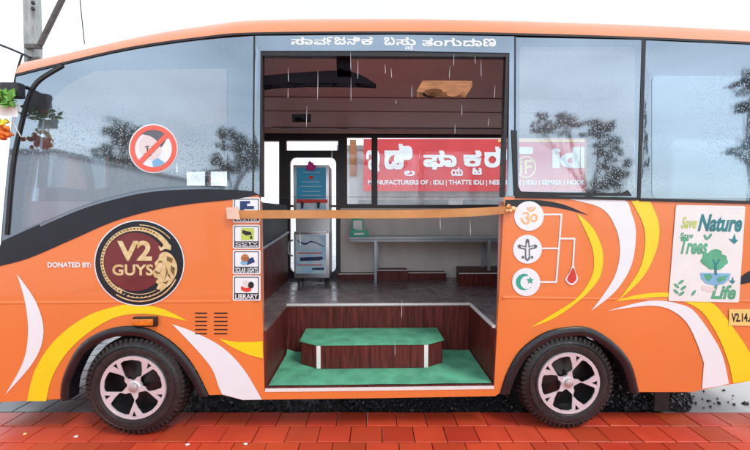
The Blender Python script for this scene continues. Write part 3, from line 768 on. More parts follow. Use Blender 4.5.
for cx, cy, s in ((.86, .34, .07), (.88, .77, .05)): obj('bird_print', pfill([pq([(cx - s, cy), (cx - .2 * s, cy + .1 * s), (cx + .2 * s, cy - .8 * s), (cx + .5 * s, cy + .1 * s), (cx + s, cy + .2 * s), (cx + .3 * s, cy + .8 * s), (cx - .3 * s, cy + .5 * s)])], side(.0078), 0), M['teal'], po)
obj('bowl_print', pfill([pq([(.42, .70), (.86, .70), (.84, .76), (.77, .81), (.64, .83), (.51, .81), (.44, .76)])], side(.0078), 0), M['sash'], po)
bm = pfill([pq([(.46, .83), (.62, .845), (.66, .87), (.60, .90), (.46, .88)])], side(.0079), 0); obj('continent_print', pfill([pq([(.47, .715), (.57, .71), (.60, .745), (.55, .79), (.50, .76)])], side(.0085), 0), M['green'], po); obj('continent_print', pfill([pq([(.66, .76), (.70, .735), (.82, .72), (.78, .77), (.69, .80)])], side(.0086), 0), M['green'], po)
obj('hand_print', bm, M['skin'], po)

# prohibition sign on the front window
gs_ = .006
sg = decal('prohibition_sign', ell(153.3, 148.6, 24.6, 24.6, 48), 'white', gs_)
decal('cloud_print', cr([(141, 134), (135, 135), (130.5, 140), (129.5, 148), (132, 152), (137, 150), (142, 144)], 4, True), 'white', gs_ + .0005, sg)
fc = decal('face_print', cr([(139, 150), (140, 140), (146, 135), (155, 137), (160, 143), (161, 152), (155, 159), (146, 158)], 4, True), 'skin', gs_ + .0015, sg)
decal('hair_print', cr([(141, 133), (150, 127), (162, 129), (166, 138), (161, 147), (157, 141), (150, 136)], 4, True), 'grey', gs_ + .0025, sg)
decal('collar_print', [(152, 161), (158, 158), (168, 165), (163, 169), (154, 170)], 'sash', gs_ + .0025, sg)
for a, b in (((145, 147), (149, 146)), ((152, 146), (156, 147)), ((144, 154), (151, 155.5)), ((148, 148), (147, 151.5))): obj('face_line', pfill([line(a, b, .9)], side(gs_ + .0032), 0), M['ink'], sg)
for a in ((147.2, 148.2), (154, 148.4)): obj('eye_print', pfill([ell(a[0], a[1], .8, .8, 8)], side(gs_ + .0036), 0), M['ink'], sg)
obj('red_ring', pfill([ell(153.3, 148.6, 23.3, 23.3, 48), ell(153.3, 148.6, 18.6, 18.6, 48)], side(gs_ + .004), .1), M['redsign'], sg)
obj('red_bar', pfill([line((140.5, 161.6), (166.2, 135.6), 4.8)], side(gs_ + .0046), 0), M['redsign'], sg)

# wheels
def wheel(px, py, Y0, turn, far=False):
    c = S(px, py, Y0); R0 = c.z - GZ; cx, cz = c.x, c.z
    s = -1 if far else 1
    if far: Y0 = W - .035
    c = (cx, Y0, cz); rt = R0
    bm = bmesh.new(); lathe_y(bm, [(.05, .05 * s), (.13, .075 * s), (.215, .08 * s), (.236, .004 * s), (.252, .0), (.254, .19 * s), (.05, .19 * s)], c, 56)
    wh = obj('wheel', bm, M['rimd'], bus, ang=40)
    bm = bmesh.new()
    lathe_y(bm, [(.248, .006 * s), (.262, -.010 * s), (.29, -.016 * s), (.315, -.014 * s), (.338, .002 * s), (.352, .010 * s), (rt - .026, .026 * s), (rt - .016, .055 * s), (rt - .015, .16 * s), (rt - .024, .195 * s), (.335, .215 * s), (.25, .205 * s)], c, 72)
    nb = 58
    for i in range(nb):
        a = 2 * math.pi * i / nb
        for j, (ya, yb, ra, rb) in enumerate(((.014, .066, .016, .0), (.074, .128, .001, .0), (.136, .196, .001, .014))):
            a1 = a + (j % 2) * math.pi / nb; da = math.pi / nb * .66
            q = []
            for dy, rr, rl in ((ya, rt - ra, .345 if j == 0 else rt - .03), (yb, rt - rb, rt - .03)):
                for da_ in (-da, da):
                    q.append([(cx + rr * math.cos(a1 + da_), Y0 + dy * s, cz + rr * math.sin(a1 + da_)), (cx + rl * math.cos(a1 + da_), Y0 + (dy + (-.008 if rl == .345 else 0)) * s, cz + rl * math.sin(a1 + da_))])
            vt = [[bm.verts.new(p) for p in k] for k in q]
            fs = [bm.faces.new((vt[0][0], vt[1][0], vt[3][0], vt[2][0])), bm.faces.new((vt[0][0], vt[0][1], vt[1][1], vt[1][0])), bm.faces.new((vt[2][0], vt[3][0], vt[3][1], vt[2][1])),
                  bm.faces.new((vt[0][0], vt[2][0], vt[2][1], vt[0][1])), bm.faces.new((vt[1][0], vt[1][1], vt[3][1], vt[3][0]))]
            bmesh.ops.recalc_face_normals(bm, faces=fs)
    for rr in (.272, .325): lathe_y(bm, [(rr - .003, -.0125 * s), (rr, -.0185 * s), (rr + .003, -.0125 * s)], c, 64)
    obj('tyre', bm, M['tyre'], wh, ang=30)
    # bright machined face with five black pockets and rim notches
    bm = bmesh.new(); loops = [[(cx + .244 * math.cos(2 * math.pi * k / 60), cz + .244 * math.sin(2 * math.pi * k / 60)) for k in range(60)]]
    def pol(L, a): return [(cx + s * .246 * r * math.cos(R(a + t)), cz + .246 * r * math.sin(R(a + t))) for r, t in L]
    for k in range(5):
        a = turn + 72 * k
        loops.append(pol([(.85, 26), (.885, 24), (.91, 17), (.915, 2), (.905, -13), (.88, -19), (.83, -20), (.66, -26), (.48, -33), (.43, -32), (.34, -16), (.235, -6), (.225, 10), (.29, 26), (.38, 37), (.44, 37), (.64, 30)], a))
        loops.append(pol([(.935, -40), (.935, -31), (.74, -35.5)], a))
    fill(loops, flat(Y0 - .012 * s), .03, .008 * s, bm=bm)
    for v in bm.verts:
        r = math.hypot(v.co.x - cx, v.co.z - cz) / .246; v.co.y += s * (.020 * (1 - r) ** 1.5)
    lathe_y(bm, [(.238, .0), (.240, -.013 * s), (.250, -.013 * s), (.253, .004 * s)], c, 64)
    lathe_y(bm, [(.001, -.004 * s), (.045, -.004 * s), (.052, .006 * s), (.052, .03 * s)], c, 32)
    bmesh.ops.recalc_face_normals(bm, faces=bm.faces)
    obj('rim', bm, M['rims'], wh, ang=25)
    bm = bmesh.new(); lathe_y(bm, [(.0005, -.022 * s), (.024, -.021 * s), (.031, -.016 * s), (.033, -.008 * s)], c, 28); obj('hub_cap', bm, M['cap'], wh)
    for k in range(5):
        t = R(turn + 36 + 72 * k); bm = bmesh.new()
        lathe_y(bm, [(.001, .0), (.009, .0), (.010, .03 * s)], (cx + .078 * math.cos(t), Y0, cz + .078 * math.sin(t)), 10)
        obj('wheel_nut', bm, M['rimd'], wh)
wheel(134, 387.3, .03, 90); wheel(568.3, 382.8, .03, 108)
wheel(134, 387.3, .03, 75, True); wheel(568.3, 382.8, .03, 120, True)

# underside, mud flap
xa, xb = S(10, 350, 0).x, S(800, 350, 0).x
for y in (.82, 1.42): obj('chassis_rail', box(bmesh.new(), xa + .1, xb - .1, y, y + .08, .46, .60), M['chassis'], bus)
for px in (134, 568.3):
    c = S(px, 385, .03); bm = bmesh.new(); lathe_y(bm, [(.04, -.9), (.045, -.25), (.14, -.12), (.15, 0), (.14, .12), (.045, .25), (.04, .9)], (c.x, 1.15, c.z), 16); obj('axle', bm, M['chassis'], bus)
obj('underfloor_box', box(bmesh.new(), S(262, 390, .0).x, S(497, 390, .0).x, .85, 1.8, .42, .74), M['chassis'], bus)
bm = bmesh.new(); a, b = S(655, 392, .25), S(669, 411, .25); box(bm, a.x, b.x, .25, .265, b.z, .5, .002); obj('mud_flap', bm, M['chassis'], bus)

# floor, step well and cabin
FZ, LZ, WD = .79, .318, .76         # floor height, well floor height, well depth
wl, wr0, wr1 = S(266, 350, .03).x, S(494, 350, .04).x, S(469, 350, WD).x
wlb = wl
XFl, XRl = S(20, 300, 0).x, XT - .04
bm = bmesh.new(); prism(bm, [(XFl, .06), (wlb, .06), (wlb, WD), (wr1, WD), (wr0, .06), (XRl, .06), (XRl, W - .06), (XFl, W - .06)], FZ - .03, FZ)
obj('floor', bm, M['floor'], bus, ang=30)
bm = bmesh.new(); prism(bm, [(wlb - .02, .036), (wr0 + .02, .036), (wr1 + .05, WD), (wlb - .02, WD)], LZ - .03, LZ); obj('well_floor', bm, M['maroonply'], bus)
bm = bmesh.new(); box(bm, wlb, wr1 + .03, WD, WD + .02, LZ, FZ - .031); obj('riser', bm, M['maroonply'], bus)
bm = bmesh.new(); box(bm, wlb - .02, wlb - .001, .036, WD, LZ, FZ - .031); obj('well_side', bm, M['maroonply'], bus); bm = bmesh.new()
prism(bm, [(wr0, .037), (wr0 + .02, .037), (wr1 + .02, WD - .001), (wr1, WD - .001)], LZ, FZ - .031); obj('well_side', bm, M['maroonply'], bus)
bm = bmesh.new()
box(bm, wlb, wr1 + .004, WD - .012, WD + .014, FZ - .016, FZ + .004, .002)
prism(bm, [(wr0 - .012, .045), (wr0 + .012, .045), (wr1 + .012, WD - .013), (wr1 - .012, WD - .013)], FZ - .016, FZ + .003); obj('floor_edging', bm, M['trim'], bus)
bm = bmesh.new(); rnd = random.Random(9)   # carpet with an uneven turned-up back edge
cw = []
for i in range(25):
    row = []
    for j in range(13):
        u, v = i / 24, j / 12; xl = wlb + .012; xr = (wr0 - .012) * (1 - v) + (wr1 - .012) * v
        z = LZ + .008 + .004 * noise.noise(Vector((u * 7, v * 5, 3))) + (.022 * (.5 + noise.noise(Vector((u * 5, 0, 1)))) if j == 12 else 0) + (.025 if i == 0 and j == 12 else 0)
        row.append(bm.verts.new((xl + (xr - xl) * u, .042 + (WD - .05 - .042) * v, z)))
    cw.append(row)
for i in range(24):
    for j in range(12): bm.faces.new((cw[i][j], cw[i + 1][j], cw[i + 1][j + 1], cw[i][j + 1]))
obj('carpet', bm, M['carpet'], bus)
obj('sill_edging', pfill([[(265, 389.0), (494, 386.2), (494, 389.0), (265, 392)]], side(.004), .1, .03), M['trim'], bus)
# inner linings of the lower side walls
for a, b in ((XFl, wlb - .02), (wr0 + .025, XRl)):
    bm = bmesh.new(); box(bm, a, b, .045, .058, FZ + .002, 1.78); obj('side_lining', bm, M['lining'], bus)
# ceiling, duct and overhead rack: one profile run along the bus
bm = bmesh.new()
cp = [(.07, 2.93), (.35, 2.965), (.70, 2.955), (1.02, 2.90), (1.10, 2.895), (1.38, 2.865), (1.42, 2.86), (1.80, 2.775), (1.84, 2.79), (1.86, 2.90), (W - .1, 2.90), (W - .1, 3.0), (.07, 3.0)]
extr_x(bm, cp, S(215, 100, .5).x, XRl); obj('ceiling', bm, M['lining'], bus, ang=14)
for y_, z_ in ((1.03, 2.898), (1.40, 2.862)): obj('ceiling_seam', box(bmesh.new(), S(232, 100, .5).x, XRl, y_ - .006, y_ + .006, z_ - .004, z_ + .02, .002), M['maroonply'], bus)
obj('rack_edge', box(bmesh.new(), S(232, 100, .5).x, XRl, 1.795, 1.835, 2.765, 2.785, .006), M['frame'], bus)
def cyz(y):                        # height of the ceiling underside at depth y
    for (a, b), (c, d) in zip(cp, cp[1:]):
        if a <= y <= c: return b + (d - b) * (y - a) / (c - a)
def ceil_at(px, py):               # photo pixel -> point on the ceiling underside
    for i in range(600):
        y = .08 + i * .003; p = S(px, py, y)
        if p.z <= cyz(y): return p
    return p
def on_ceiling(pts, drop, name, m, parent=bus):
    bm = bmesh.new(); P = [ceil_at(*p) for p in pts]
    a = [bm.verts.new(p + Vector((0, 0, -drop))) for p in P]; b = [bm.verts.new(p + Vector((0, 0, .03))) for p in P]
    bm.faces.new(a)
    for i in range(len(a)): bm.faces.new((a[i], b[i], b[(i + 1) % len(a)], a[(i + 1) % len(a)]))
    bmesh.ops.triangulate(bm, faces=[f for f in bm.faces if len(f.verts) > 4])
    bmesh.ops.recalc_face_normals(bm, faces=bm.faces)
    return obj(name, bm, m, parent, ang=20)
on_ceiling(cr([(240, 83), (262, 80), (293, 77), (335, 74.5), (352, 76), (365, 81), (376, 88)], 4) + cr([(360, 87.2), (293, 87), (262, 90), (240, 94)], 4), .004, 'duct_shade', M['liningd'])  # flat dark sheet standing for the shade inside the duct recess
on_ceiling([(336.5, 61), (351, 61), (351, 73), (337.5, 73)], .03, 'ceiling_speaker', M['liningd'])
sp = on_ceiling([(422.5, 84.5), (472.5, 84.8), (465, 96), (416.5, 95.5)], .012, 'speaker_board', M['wood'])
SPC = [ceil_at(*p) for p in ((422.5, 84.5), (472.5, 84.8), (465, 96), (416.5, 95.5))]
def plate_disc(uc, vc, ru, rv, drop, name, m):
    bm = bmesh.new(); V = []
    for u, v in ell(uc, vc, ru, rv, 24): V.append(bm.verts.new(SPC[0] * (1 - u) * (1 - v) + SPC[1] * u * (1 - v) + SPC[2] * u * v + SPC[3] * (1 - u) * v + Vector((0, 0, -drop))))
    f = bm.faces.new(V); f.normal_update()
    if f.normal.z > 0: f.normal_flip()
    bmesh.ops.solidify(bm, geom=[f], thickness=.004); obj(name, bm, m, sp)
plate_disc(.27, .5, .20, .40, .022, 'speaker_grille', M['liningd'])
plate_disc(.27, .5, .06, .13, .028, 'speaker_cone', M['grey'])
plate_disc(.70, .5, .15, .33, .022, 'wood_disc', M['wood'])
on_ceiling([(292, 118), (311, 118), (311, 121.5), (292, 121.5)], .006, 'rack_vent', M['liningd'])
bm = bmesh.new()
for px in (250, 345, 440): pass
# far wall with its openings
YI = 2.20; gf = flat(YI)
WALL = [(-90, 60), (620, 60), (700, 60), (700, 290), (-90, 290)]
ops = [[(259, 141), (279, 141), (279, 204), (259, 204)], [(286, 140.5), (338, 140.5), (338, 150.5), (286, 150.5)], rrect(289.5, 157, 336.5, 273, 6),
       [(347, 137), (371.5, 137), (371.5, 204), (347, 204)], [(377.5, 137), (588, 137.5), (588, 204.5), (377.5, 205)],
       [(172, 172), (205, 171), (205, 204), (172, 204)], [(208, 171), (236, 171), (236, 204), (208, 204)], [(60, 160), (140, 168), (140, 204), (60, 204)]]
w0 = [onsurf(a, b, gf) for a, b in ((-90, 0), (690, 0))]
outer = [(XFl + .15, FZ), (XRl, FZ), (XRl, 2.93), (XFl + .15, 2.93)]
opx = [xz(o_, gf) for o_ in ops]
obj('far_wall', fill([outer] + opx, gf, .15, .03), M['frame'], bus)
low_b = [(XFl + .2, FZ), (XRl, FZ), (XRl, 1.76), (XFl + .2, 1.76)]
dl = opx[2]
dx0, dx1 = min(p[0] for p in dl) - .03, max(p[0] for p in dl) + .05
obj('wall_board', fill([[(dx1, FZ), (XRl, FZ), (XRl, 1.765), (dx1, 1.765)]], flat(YI - .012), .2, .011), M['beige'], bus)
# outer far side, same openings a little larger, with wheel arches
fo = [(XFl, .36)]
xs1, xs2 = S(134, 387, .03).x, S(568.3, 383, .03).x
for xc in (xs1, xs2):
    fo += [(xc - .52, .36)] + [(xc + .52 * math.cos(R(a)), .36 + .50 * math.sin(R(a))) for a in range(170, 9, -10)] + [(xc + .52, .36)]
fo += [(XT, .45), (XT, 3.05), (S(250, 33, 0).x, 3.05), (S(120, 50, 0).x, 2.93), (XF, 2.72)]
obj('far_side', fill([fo] + opx, lambda z: W - prof(z) - .05, .15, .045), M['orange'], bus)
for o_, L in zip(ops, opx):
    big = o_[0][0] == 377.5
    obj('far_window', fill([L], flat(YI + .015), 0), M['clear'], bus)
for a, b, wd_ in (((259, 136.2), (588, 136.6), 2.2), ((344.3, 136), (344.3, 205), 3), ((374.5, 136), (374.5, 206), 4), ((259, 206), (588, 206.5), 2.2)):
    obj('window_rail', pfill([line(a, b, wd_)], flat(YI - .022 - .001 * wd_), 0, .02), M['frame'], bus)
bm = bmesh.new(); pfill([rrect(286, 153.5, 340, 276.5, 8), rrect(290, 157.5, 336, 272.5, 6)], flat(YI - .02), 0, .018, bm=bm); obj('exit_door_frame', bm, M['frame'], bus)
# raised boxes along the far floor
def ledge(poly, x1, h, y0, name='floor_box'):
    pass
for xa_, xb_, z1, y0 in ((S(338, 0, YI).x, S(376, 0, YI - .2).x, .87, YI - .16), (S(376.8, 0, YI - .25).x, S(409, 0, YI - .25).x, .93, YI - .24), (S(409.5, 0, YI - .2).x, S(449, 0, YI - .2).x, .885, YI - .18)):
    fb = obj('floor_box', box(bmesh.new(), xa_, xb_, y0, YI - .013, FZ + .001, z1), M['maroonply'], bus); obj('box_edging', box(bmesh.new(), xa_, xb_, y0 - .004, y0 + .008, z1 - .004, z1 + .006), M['trim'], fb)
bm = bmesh.new(); a = S(458, 286, 1.62); xw = a.x
prism(bm, [(xw, 1.58), (xw + .9, 1.58), (xw + .9, YI - .02), (xw + .12, YI - .02)], FZ + .001, .95); wb = obj('wheel_box', bm, M['maroonply'], bus)
bm = bmesh.new(); box(bm, xw, xw + .9, 1.572, 1.584, .944, .956); obj('box_edging', bm, M['trim'], wb)
# cab partition at the left of the doorway
bm = bmesh.new(); xp = S(263, 250, .80).x
extr_x(bm, [(.62, FZ), (1.98, FZ), (1.98, 1.42), (.62, 1.30)], xp - .05, xp - .02); obj('partition', bm, M['maroonply'], bus)
bm = bmesh.new(); extr_x(bm, [(.62, 1.33), (1.98, 1.45), (1.98, 1.80), (.62, 1.80)], xp - .05, xp - .02); obj('partition_screen', bm, M['partition'], bus)
bm = bmesh.new(); tube(bm, [(xp - .01, .62, 1.32), (xp - .01, 1.98, 1.44)], .014, 8); obj('partition_rail', bm, M['bench'], bus)
bm = bmesh.new(); box(bm, S(236, 0, 1.0).x, xp - .10, .9, 1.5, 1.0, 1.75, .05); obj('seat_back', bm, M['chassis'], bus)
# pale header strip above the far windows
bm = bmesh.new(); box(bm, S(262, 0, YI).x, S(588, 0, YI).x, YI - .03, YI - .012, 2.785, 2.86); obj('window_header', bm, M['trim'], bus)
# mirror
mr = S(14, 92, -.12)
bm = bmesh.new(); tube(bm, [onsurf(28, 88, side(0)), S(18, 86, -.08), S(8, 88, -.11)], .014, 8); box(bm, mr.x - .10, mr.x + .04, -.13, -.07, mr.z - .04, mr.z + .07, .02)
obj('side_mirror', bm, M['rubber'], bus)

# ------------------------------------------------------------------ things in and on the bus
sf, sb = G(372, 372.5, LZ), None
def gx(px, y, z): return S(px, 214, y).x
y0s, y1s, y2s = .33, .43, .735
x0s, x1s, x2s, x3s = gx(317.5, y0s, 0), gx(427, y0s, 0), gx(300, y1s, 0), gx(443.5, y1s, 0)
st = thing('step_box', 'maroon plywood step with green turf top in the doorway well', 'step', (0, .5, LZ))
poly = [(x0s, y0s), (x1s, y0s), (x3s, y1s), (x3s, y2s), (x2s, y2s), (x2s, y1s)]
bm = bmesh.new(); prism(bm, poly, LZ + .012, .535); obj('box', bm, M['maroonply'], st)
bm = bmesh.new(); c_ = Vector(((x0s + x1s) / 2, .53)); prism(bm, [(c_.x + (x - c_.x) * 1.02, c_.y + (y - c_.y) * 1.03) for x, y in poly], .536, .553)
bmesh.ops.bevel(bm, geom=[e for e in bm.edges if all(v.co.z > .55 for v in e.verts)], offset=.006, segments=2, affect='EDGES'); obj('turf_top', bm, M['carpet'], st)
for x in (x0s, x1s):
    bm = bmesh.new(); box(bm, x - .018, x + .018, y0s - .006, y0s + .012, LZ + .013, .534, .002); obj('corner_strip', bm, M['trim'], st)

wdx0, wdx1 = gx(293.5, 1.75, 0), gx(329, 1.75, 0)
wd = thing('water_dispenser', 'tall steel water dispenser with blue printed front beside the far window', 'water dispenser', ((wdx0 + wdx1) / 2, 1.92, FZ))
zt = S(311, 165, 1.75).z
bm = bmesh.new(); za, zb = S(0, 233, 1.75).z, S(0, 217, 1.75).z
box(bm, wdx0, wdx1, 1.75, 2.13, FZ + .08, za, .006); box(bm, wdx0, wdx1, 1.75, 2.13, zb, zt, .006); box(bm, wdx0 + .003, wdx1 - .003, 1.87, 2.128, za - .003, zb + .003)
obj('cabinet', bm, M['steel'], wd)
for x in (wdx0 + .05, wdx1 - .05):
    for y in (1.80, 2.08): obj('foot', tube(bmesh.new(), [(x, y, FZ + .001), (x, y, FZ + .085)], .014, 8), M['rubber'], wd)
def dsp(name, L, m, off=.004, parent=wd): return obj(name, pfill([L], flat(1.75 - off), 0), M[m], parent)
up = dsp('upper_panel', [(296.5, 167.5), (326, 167.5), (326, 199), (296.5, 199)], 'blue')
bm = bmesh.new()
for y, a, b in ((172, 303, 320), (181.5, 302, 320), (186, 300, 322), (191, 302, 320), (195, 301, 321)): pfill([[(a, y), (b, y), (b, y + .7), (a, y + .7)]], flat(1.744), 0, bm=bm)
obj('print_line', bm, M['pale'], up)
obj('print_mark', pfill([ell(311, 177.5, 2.6, 1.8, 10)], flat(1.744), 0), M['red'], up)
dsp('red_band', [(296.5, 199.3), (327.5, 199.3), (327.5, 203), (296.5, 203)], 'red', .006)
dsp('tap_panel', [(296.5, 203.2), (326, 203.2), (326, 216), (296.5, 216)], 'pale')
for px in (303, 319):
    a = S(px, 205, 1.75); bm = bmesh.new(); tube(bm, [a, a + Vector((0, -.05, 0)), a + Vector((0, -.065, -.04))], .012, 8); box(bm, a.x - .02, a.x + .02, 1.70, 1.712, a.z + .01, a.z + .035, .004)
    obj('tap', bm, M['rubber'], wd)
    b_ = bmesh.new(); blob(b_, a + Vector((0, -.04, -.02)), .014, .02, .02, 1); obj('tap_valve', b_, M['steel'], wd)
bm = bmesh.new(); box(bm, wdx0 + .02, wdx1 - .02, 1.69, 1.87, za - .001, za + .018, .004); obj('drip_tray', bm, M['steel'], wd)
lp = dsp('lower_panel', [(295.5, 234.5), (326, 234.5), (326, 273.5), (295.5, 273.5)], 'pale')
bm = bmesh.new()
for y, a, b in ((252.5, 298, 322), (264.5, 298, 322)): pfill([[(a, y), (b, y), (b, y + 1), (a, y + 1)]], flat(1.744), 0, bm=bm)
obj('print_line', bm, M['red'], lp)
bm = pfill([[(300, 257.5), (322, 256.5), (323.5, 258.5), (320, 260.5), (300, 261)]], flat(1.743), 0); pfill([sw([(297, 240), (305, 243), (312, 241), (324, 246)], [(297, 241), (305, 245), (312, 242.2), (324, 247)])], flat(1.743), 0, bm=bm)
pfill([[(312, 268), (324, 267.5), (324, 270), (312, 270)]], flat(1.743), 0, bm=bm)
obj('print_mark', bm, M['navy'], lp)
bm = bmesh.new(); a, b = S(293, 240, 1.78), S(293, 256, 1.78); tube(bm, cr([tuple(a), (a.x - .05, a.y, a.z - .03), (a.x - .06, a.y, (a.z + b.z) / 2), (b.x - .05, b.y, b.z + .03), tuple(b)], 4), .011, 8); obj('side_handle', bm, M['bench'], wd)
bm = bmesh.new(); a = S(311, 166.5, 1.73)
for t in range(7):
    an = R(t * 360 / 7 + 12); l = .05 if t % 2 else .065
    c1 = a + Vector((math.cos(an) * l, -.012, math.sin(an) * l)); blob(bm, (a + c1) / 2, .013 + abs(math.cos(an)) * l * .5, .01, .010 + abs(math.sin(an)) * l * .5, 1, .3, t)
blob(bm, a, .02, .02, .02, 1); obj('bow', bm, M['pink'], wd)

bx0, bx1 = gx(348, 1.76, 0), gx(524, 1.76, 0); zbt = S(400, 237, 1.76).z
bn = thing('bench', 'long grey metal bench along the beige far wall inside the bus', 'bench', ((bx0 + bx1) / 2, 1.9, FZ))
bm = bmesh.new(); box(bm, bx0, bx1, 1.76, 2.12, zbt - .035, zbt, .006); obj('seat', bm, M['bench'], bn)
bm = bmesh.new(); box(bm, bx0 + .02, bx1 - .02, 1.775, 1.80, zbt - .065, zbt - .034, .003); obj('rail', bm, M['bench'], bn)
for px, zf in ((375.5, FZ), (489.5, .951)):
    for y in (1.785, 2.08):
        x = gx(px, 1.785, 0) + (.02 if y > 2 else 0); zf_ = zf
        if y > 2 and zf == FZ: x += .01; zf_ = .871 
        bm = bmesh.new(); box(bm, x - .017, x + .017, y - .017, y + .017, zf_ + .001, zbt - .036, .003); obj('leg', bm, M['bench'], bn)
a, b = S(350, 230.5, 1.80), S(368.5, 238, 1.80)
tb = thing('tissue_box', 'small mint green tissue box lying on the bench end', 'box', ((a.x + b.x) / 2, 1.86, zbt))
bm = bmesh.new(); box(bm, a.x, b.x, 1.79, 1.90, zbt + .001, zbt + .085, .004); bx_ = obj('carton', bm, M['mint'], tb)
bm = pfill([[(354, 233.2), (364, 232.8), (364, 234.6), (354, 235)]], flat(1.7885), 0); obj('print_patch', bm, M['paper'], bx_)
bm = bmesh.new(); blob(bm, ((a.x + b.x) / 2, 1.845, zbt + .09), .05, .02, .022, 2, .5, 4); obj('tissue', bm, M['paper'], tb)
a, b = S(351.5, 218, 1.92), S(363.5, 231, 1.92)
bm = bmesh.new(); box(bm, a.x, b.x, 1.925, 1.935, zbt + .001, a.z, .002)
cd = thing('notice_card', 'upright green and white notice card behind the tissue box', 'card', ((a.x + b.x) / 2, 1.93, zbt))
k_ = obj('card', bm, M['mint'], cd)
bm = pfill([rrect(353.2, 220.5, 362, 229, .6)], flat(1.9235), 0); pr_ = obj('print_patch', bm, M['paper'], k_)

# ribbon across the doorway
bm = bmesh.new(); top, bot = [], []
pts = cr([(226, 209.5), (240, 210.2), (262, 210.2), (330, 210), (400, 210), (460, 208.6), (500, 206.5), (513, 206)], 6)
for i, (px, py) in enumerate(pts):
    Y = -.02 - .012 * math.sin(px * .03) ** 2; h = 8.4 if px < 480 else 8.4 - (px - 480) * .04
    top.append(bm.verts.new(S(px, py, Y + .004 * math.sin(px * .11)))); bot.append(bm.verts.new(S(px, py + h, Y - .004 * math.sin(px * .07))))
for i in range(len(pts) - 1): bm.faces.new((top[i], bot[i], bot[i + 1], top[i + 1]))
ex = bmesh.ops.solidify(bm, geom=list(bm.faces), thickness=.0015)
rb = thing('ribbon', 'saffron ribbon stretched across the open bus doorway', 'ribbon', S(380, 212, -.02))
obj('strip', bm, M['ribbon'], rb)
bm = bmesh.new(); c_ = S(511, 208, -.03)
for dx, dz, r_ in ((-.02, .015, .022), (.018, -.005, .026), (0, -.02, .02), (-.03, -.02, .016)): blob(bm, c_ + Vector((dx, 0, dz)), r_, r_ * .6, r_ * .8, 1, .5, dx * 100)
obj('knot', bm, M['ribbon'], rb)
bm = pfill([[(226, 207.5), (238, 206.8), (240, 219.5), (227, 219)]], flat(-.036), 0, .001); obj('tape', bm, mat('clear tape', (.85, .62, .48), .2, var=.2), rb)

# garland on the mirror
gl_ = thing('garland', 'green and orange flower garland with white paper tied to the front mirror', 'garland', S(5, 115, -.15))
rnd = random.Random(11)
def florets(name, cx, cy, n, spread, r, m, Y=-.15):
    for _ in range(n):
        p = S(cx + rnd.gauss(0, spread), cy + rnd.gauss(0, spread * .8), Y + rnd.uniform(-.03, .03)); s = r * rnd.uniform(.6, 1.2); obj(name, blob(bmesh.new(), p, s, s, s, 2, .7, rnd.random() * 9), m, gl_, ang=60)
M['leafg'] = mat('garland leaf', (.16, .42, .06), .5, var=.4, scale=20); M['marigold'] = mat('marigold', (.85, .20, .02), .6, var=.4, scale=30)
M['white2'] = mat('white flowers', (.78, .78, .74), .6, var=.1)
bm = bmesh.new()
for _ in range(170):
    p = S(rnd.uniform(-14, 13), 92 + 15 * rnd.random() ** 1.3, -.15 + rnd.uniform(-.04, .04)); d = Vector((rnd.gauss(0, 1), rnd.gauss(0, .6), rnd.gauss(0, 1))).normalized() * .035; n = d.orthogonal().normalized() * .012
    bm.faces.new([bm.verts.new(q) for q in (p - d, p + n, p + d, p - n)])
obj('leaves', bm, M['leafg'], gl_, False)
florets('red_flower', 3, 97, 5, 4, .014, M['red']); florets('orange_flower', 0, 131, 26, 5, .020, M['marigold']); florets('yellow_flower', 3, 121, 8, 3, .014, M['yellow'])
bm = bmesh.new(); q = [S(-14, 103, -.19), S(16, 107, -.17), S(17, 117, -.16), S(-14, 115, -.19)]
f = bm.faces.new([bm.verts.new(p) for p in q]); bmesh.ops.subdivide_edges(bm, edges=bm.edges[:], cuts=5, use_grid_fill=True)
for v in bm.verts: v.co.y += .02 * noise.noise(v.co * 14)
bmesh.ops.solidify(bm, geom=list(bm.faces), thickness=.002); obj('paper_slip', bm, M['paper'], gl_)
bm = bmesh.new()
for c in ([(16, 106), (19, 104), (20.5, 112)], [(9, 119), (15, 126), (21, 137)], [(20, 104), (14, 122), (9, 136)]): tube(bm, [S(a, b, -.13) for a, b in c], .003, 5)
obj('string', bm, M['white2'], gl_)

# petals on the paving
for i, (px, py, m, lab) in enumerate(((187.5, 445, 'white2', 'tiny white petal on red paving below the front wheel'), (245.5, 444.5, 'white2', 'tiny white petal on red paving below the doorway left end'), (25, 434.5, 'plate', 'tiny yellow petal on red paving left of the front wheel'), (76, 437, 'skin', 'tiny pale petal on red paving just before the front wheel'))):
    p = G(px, py); bm = bmesh.new(); blob(bm, p + Vector((0, 0, .006)), .016, .011, .006, 2, .5, i * 3); tag(obj('petal', bm, M[m], None, base=p), lab, 'petal', 'petals fallen on the paving')

# falling rain drawn as thin added streaks across the doorway
rnd = random.Random(21); bm = bmesh.new()
for px, ya, yb in [(350.5, 52, 70), (351, 78, 101), (288, 68, 82), (288, 88, 98), (318, 70, 100), (358, 60, 79), (307, 106, 127), (454, 54, 66), (450, 66, 79), (475, 56, 64), (481, 60, 77), (412, 85, 98), (495, 85, 98), (462, 104, 116), (385, 64, 74), (391, 68, 78), (396, 100, 104), (455, 124, 134), (489, 118, 126), (332, 150, 166), (420, 150, 160), (470, 220, 236), (440, 214, 230), (300, 230, 246), (395, 340, 356), (402, 300, 318)]:
    Y = rnd.uniform(-.10, -.03); a, b = S(px, ya, Y), S(px + rnd.uniform(-.8, .8), yb, Y); m_ = (a + b) / 2
    tube(bm, [a, a.lerp(b, .3), a.lerp(b, .75), b], [.0004, .0010, .0016, .0006], 6)
M['water'] = mat('rain water', (.75, .8, .84), .1, var=.05, coat=.5)
tag(obj('rain_streaks', bm, M['water'], None), 'thin streaks of rain falling before the doorway', 'rain', kind='stuff')

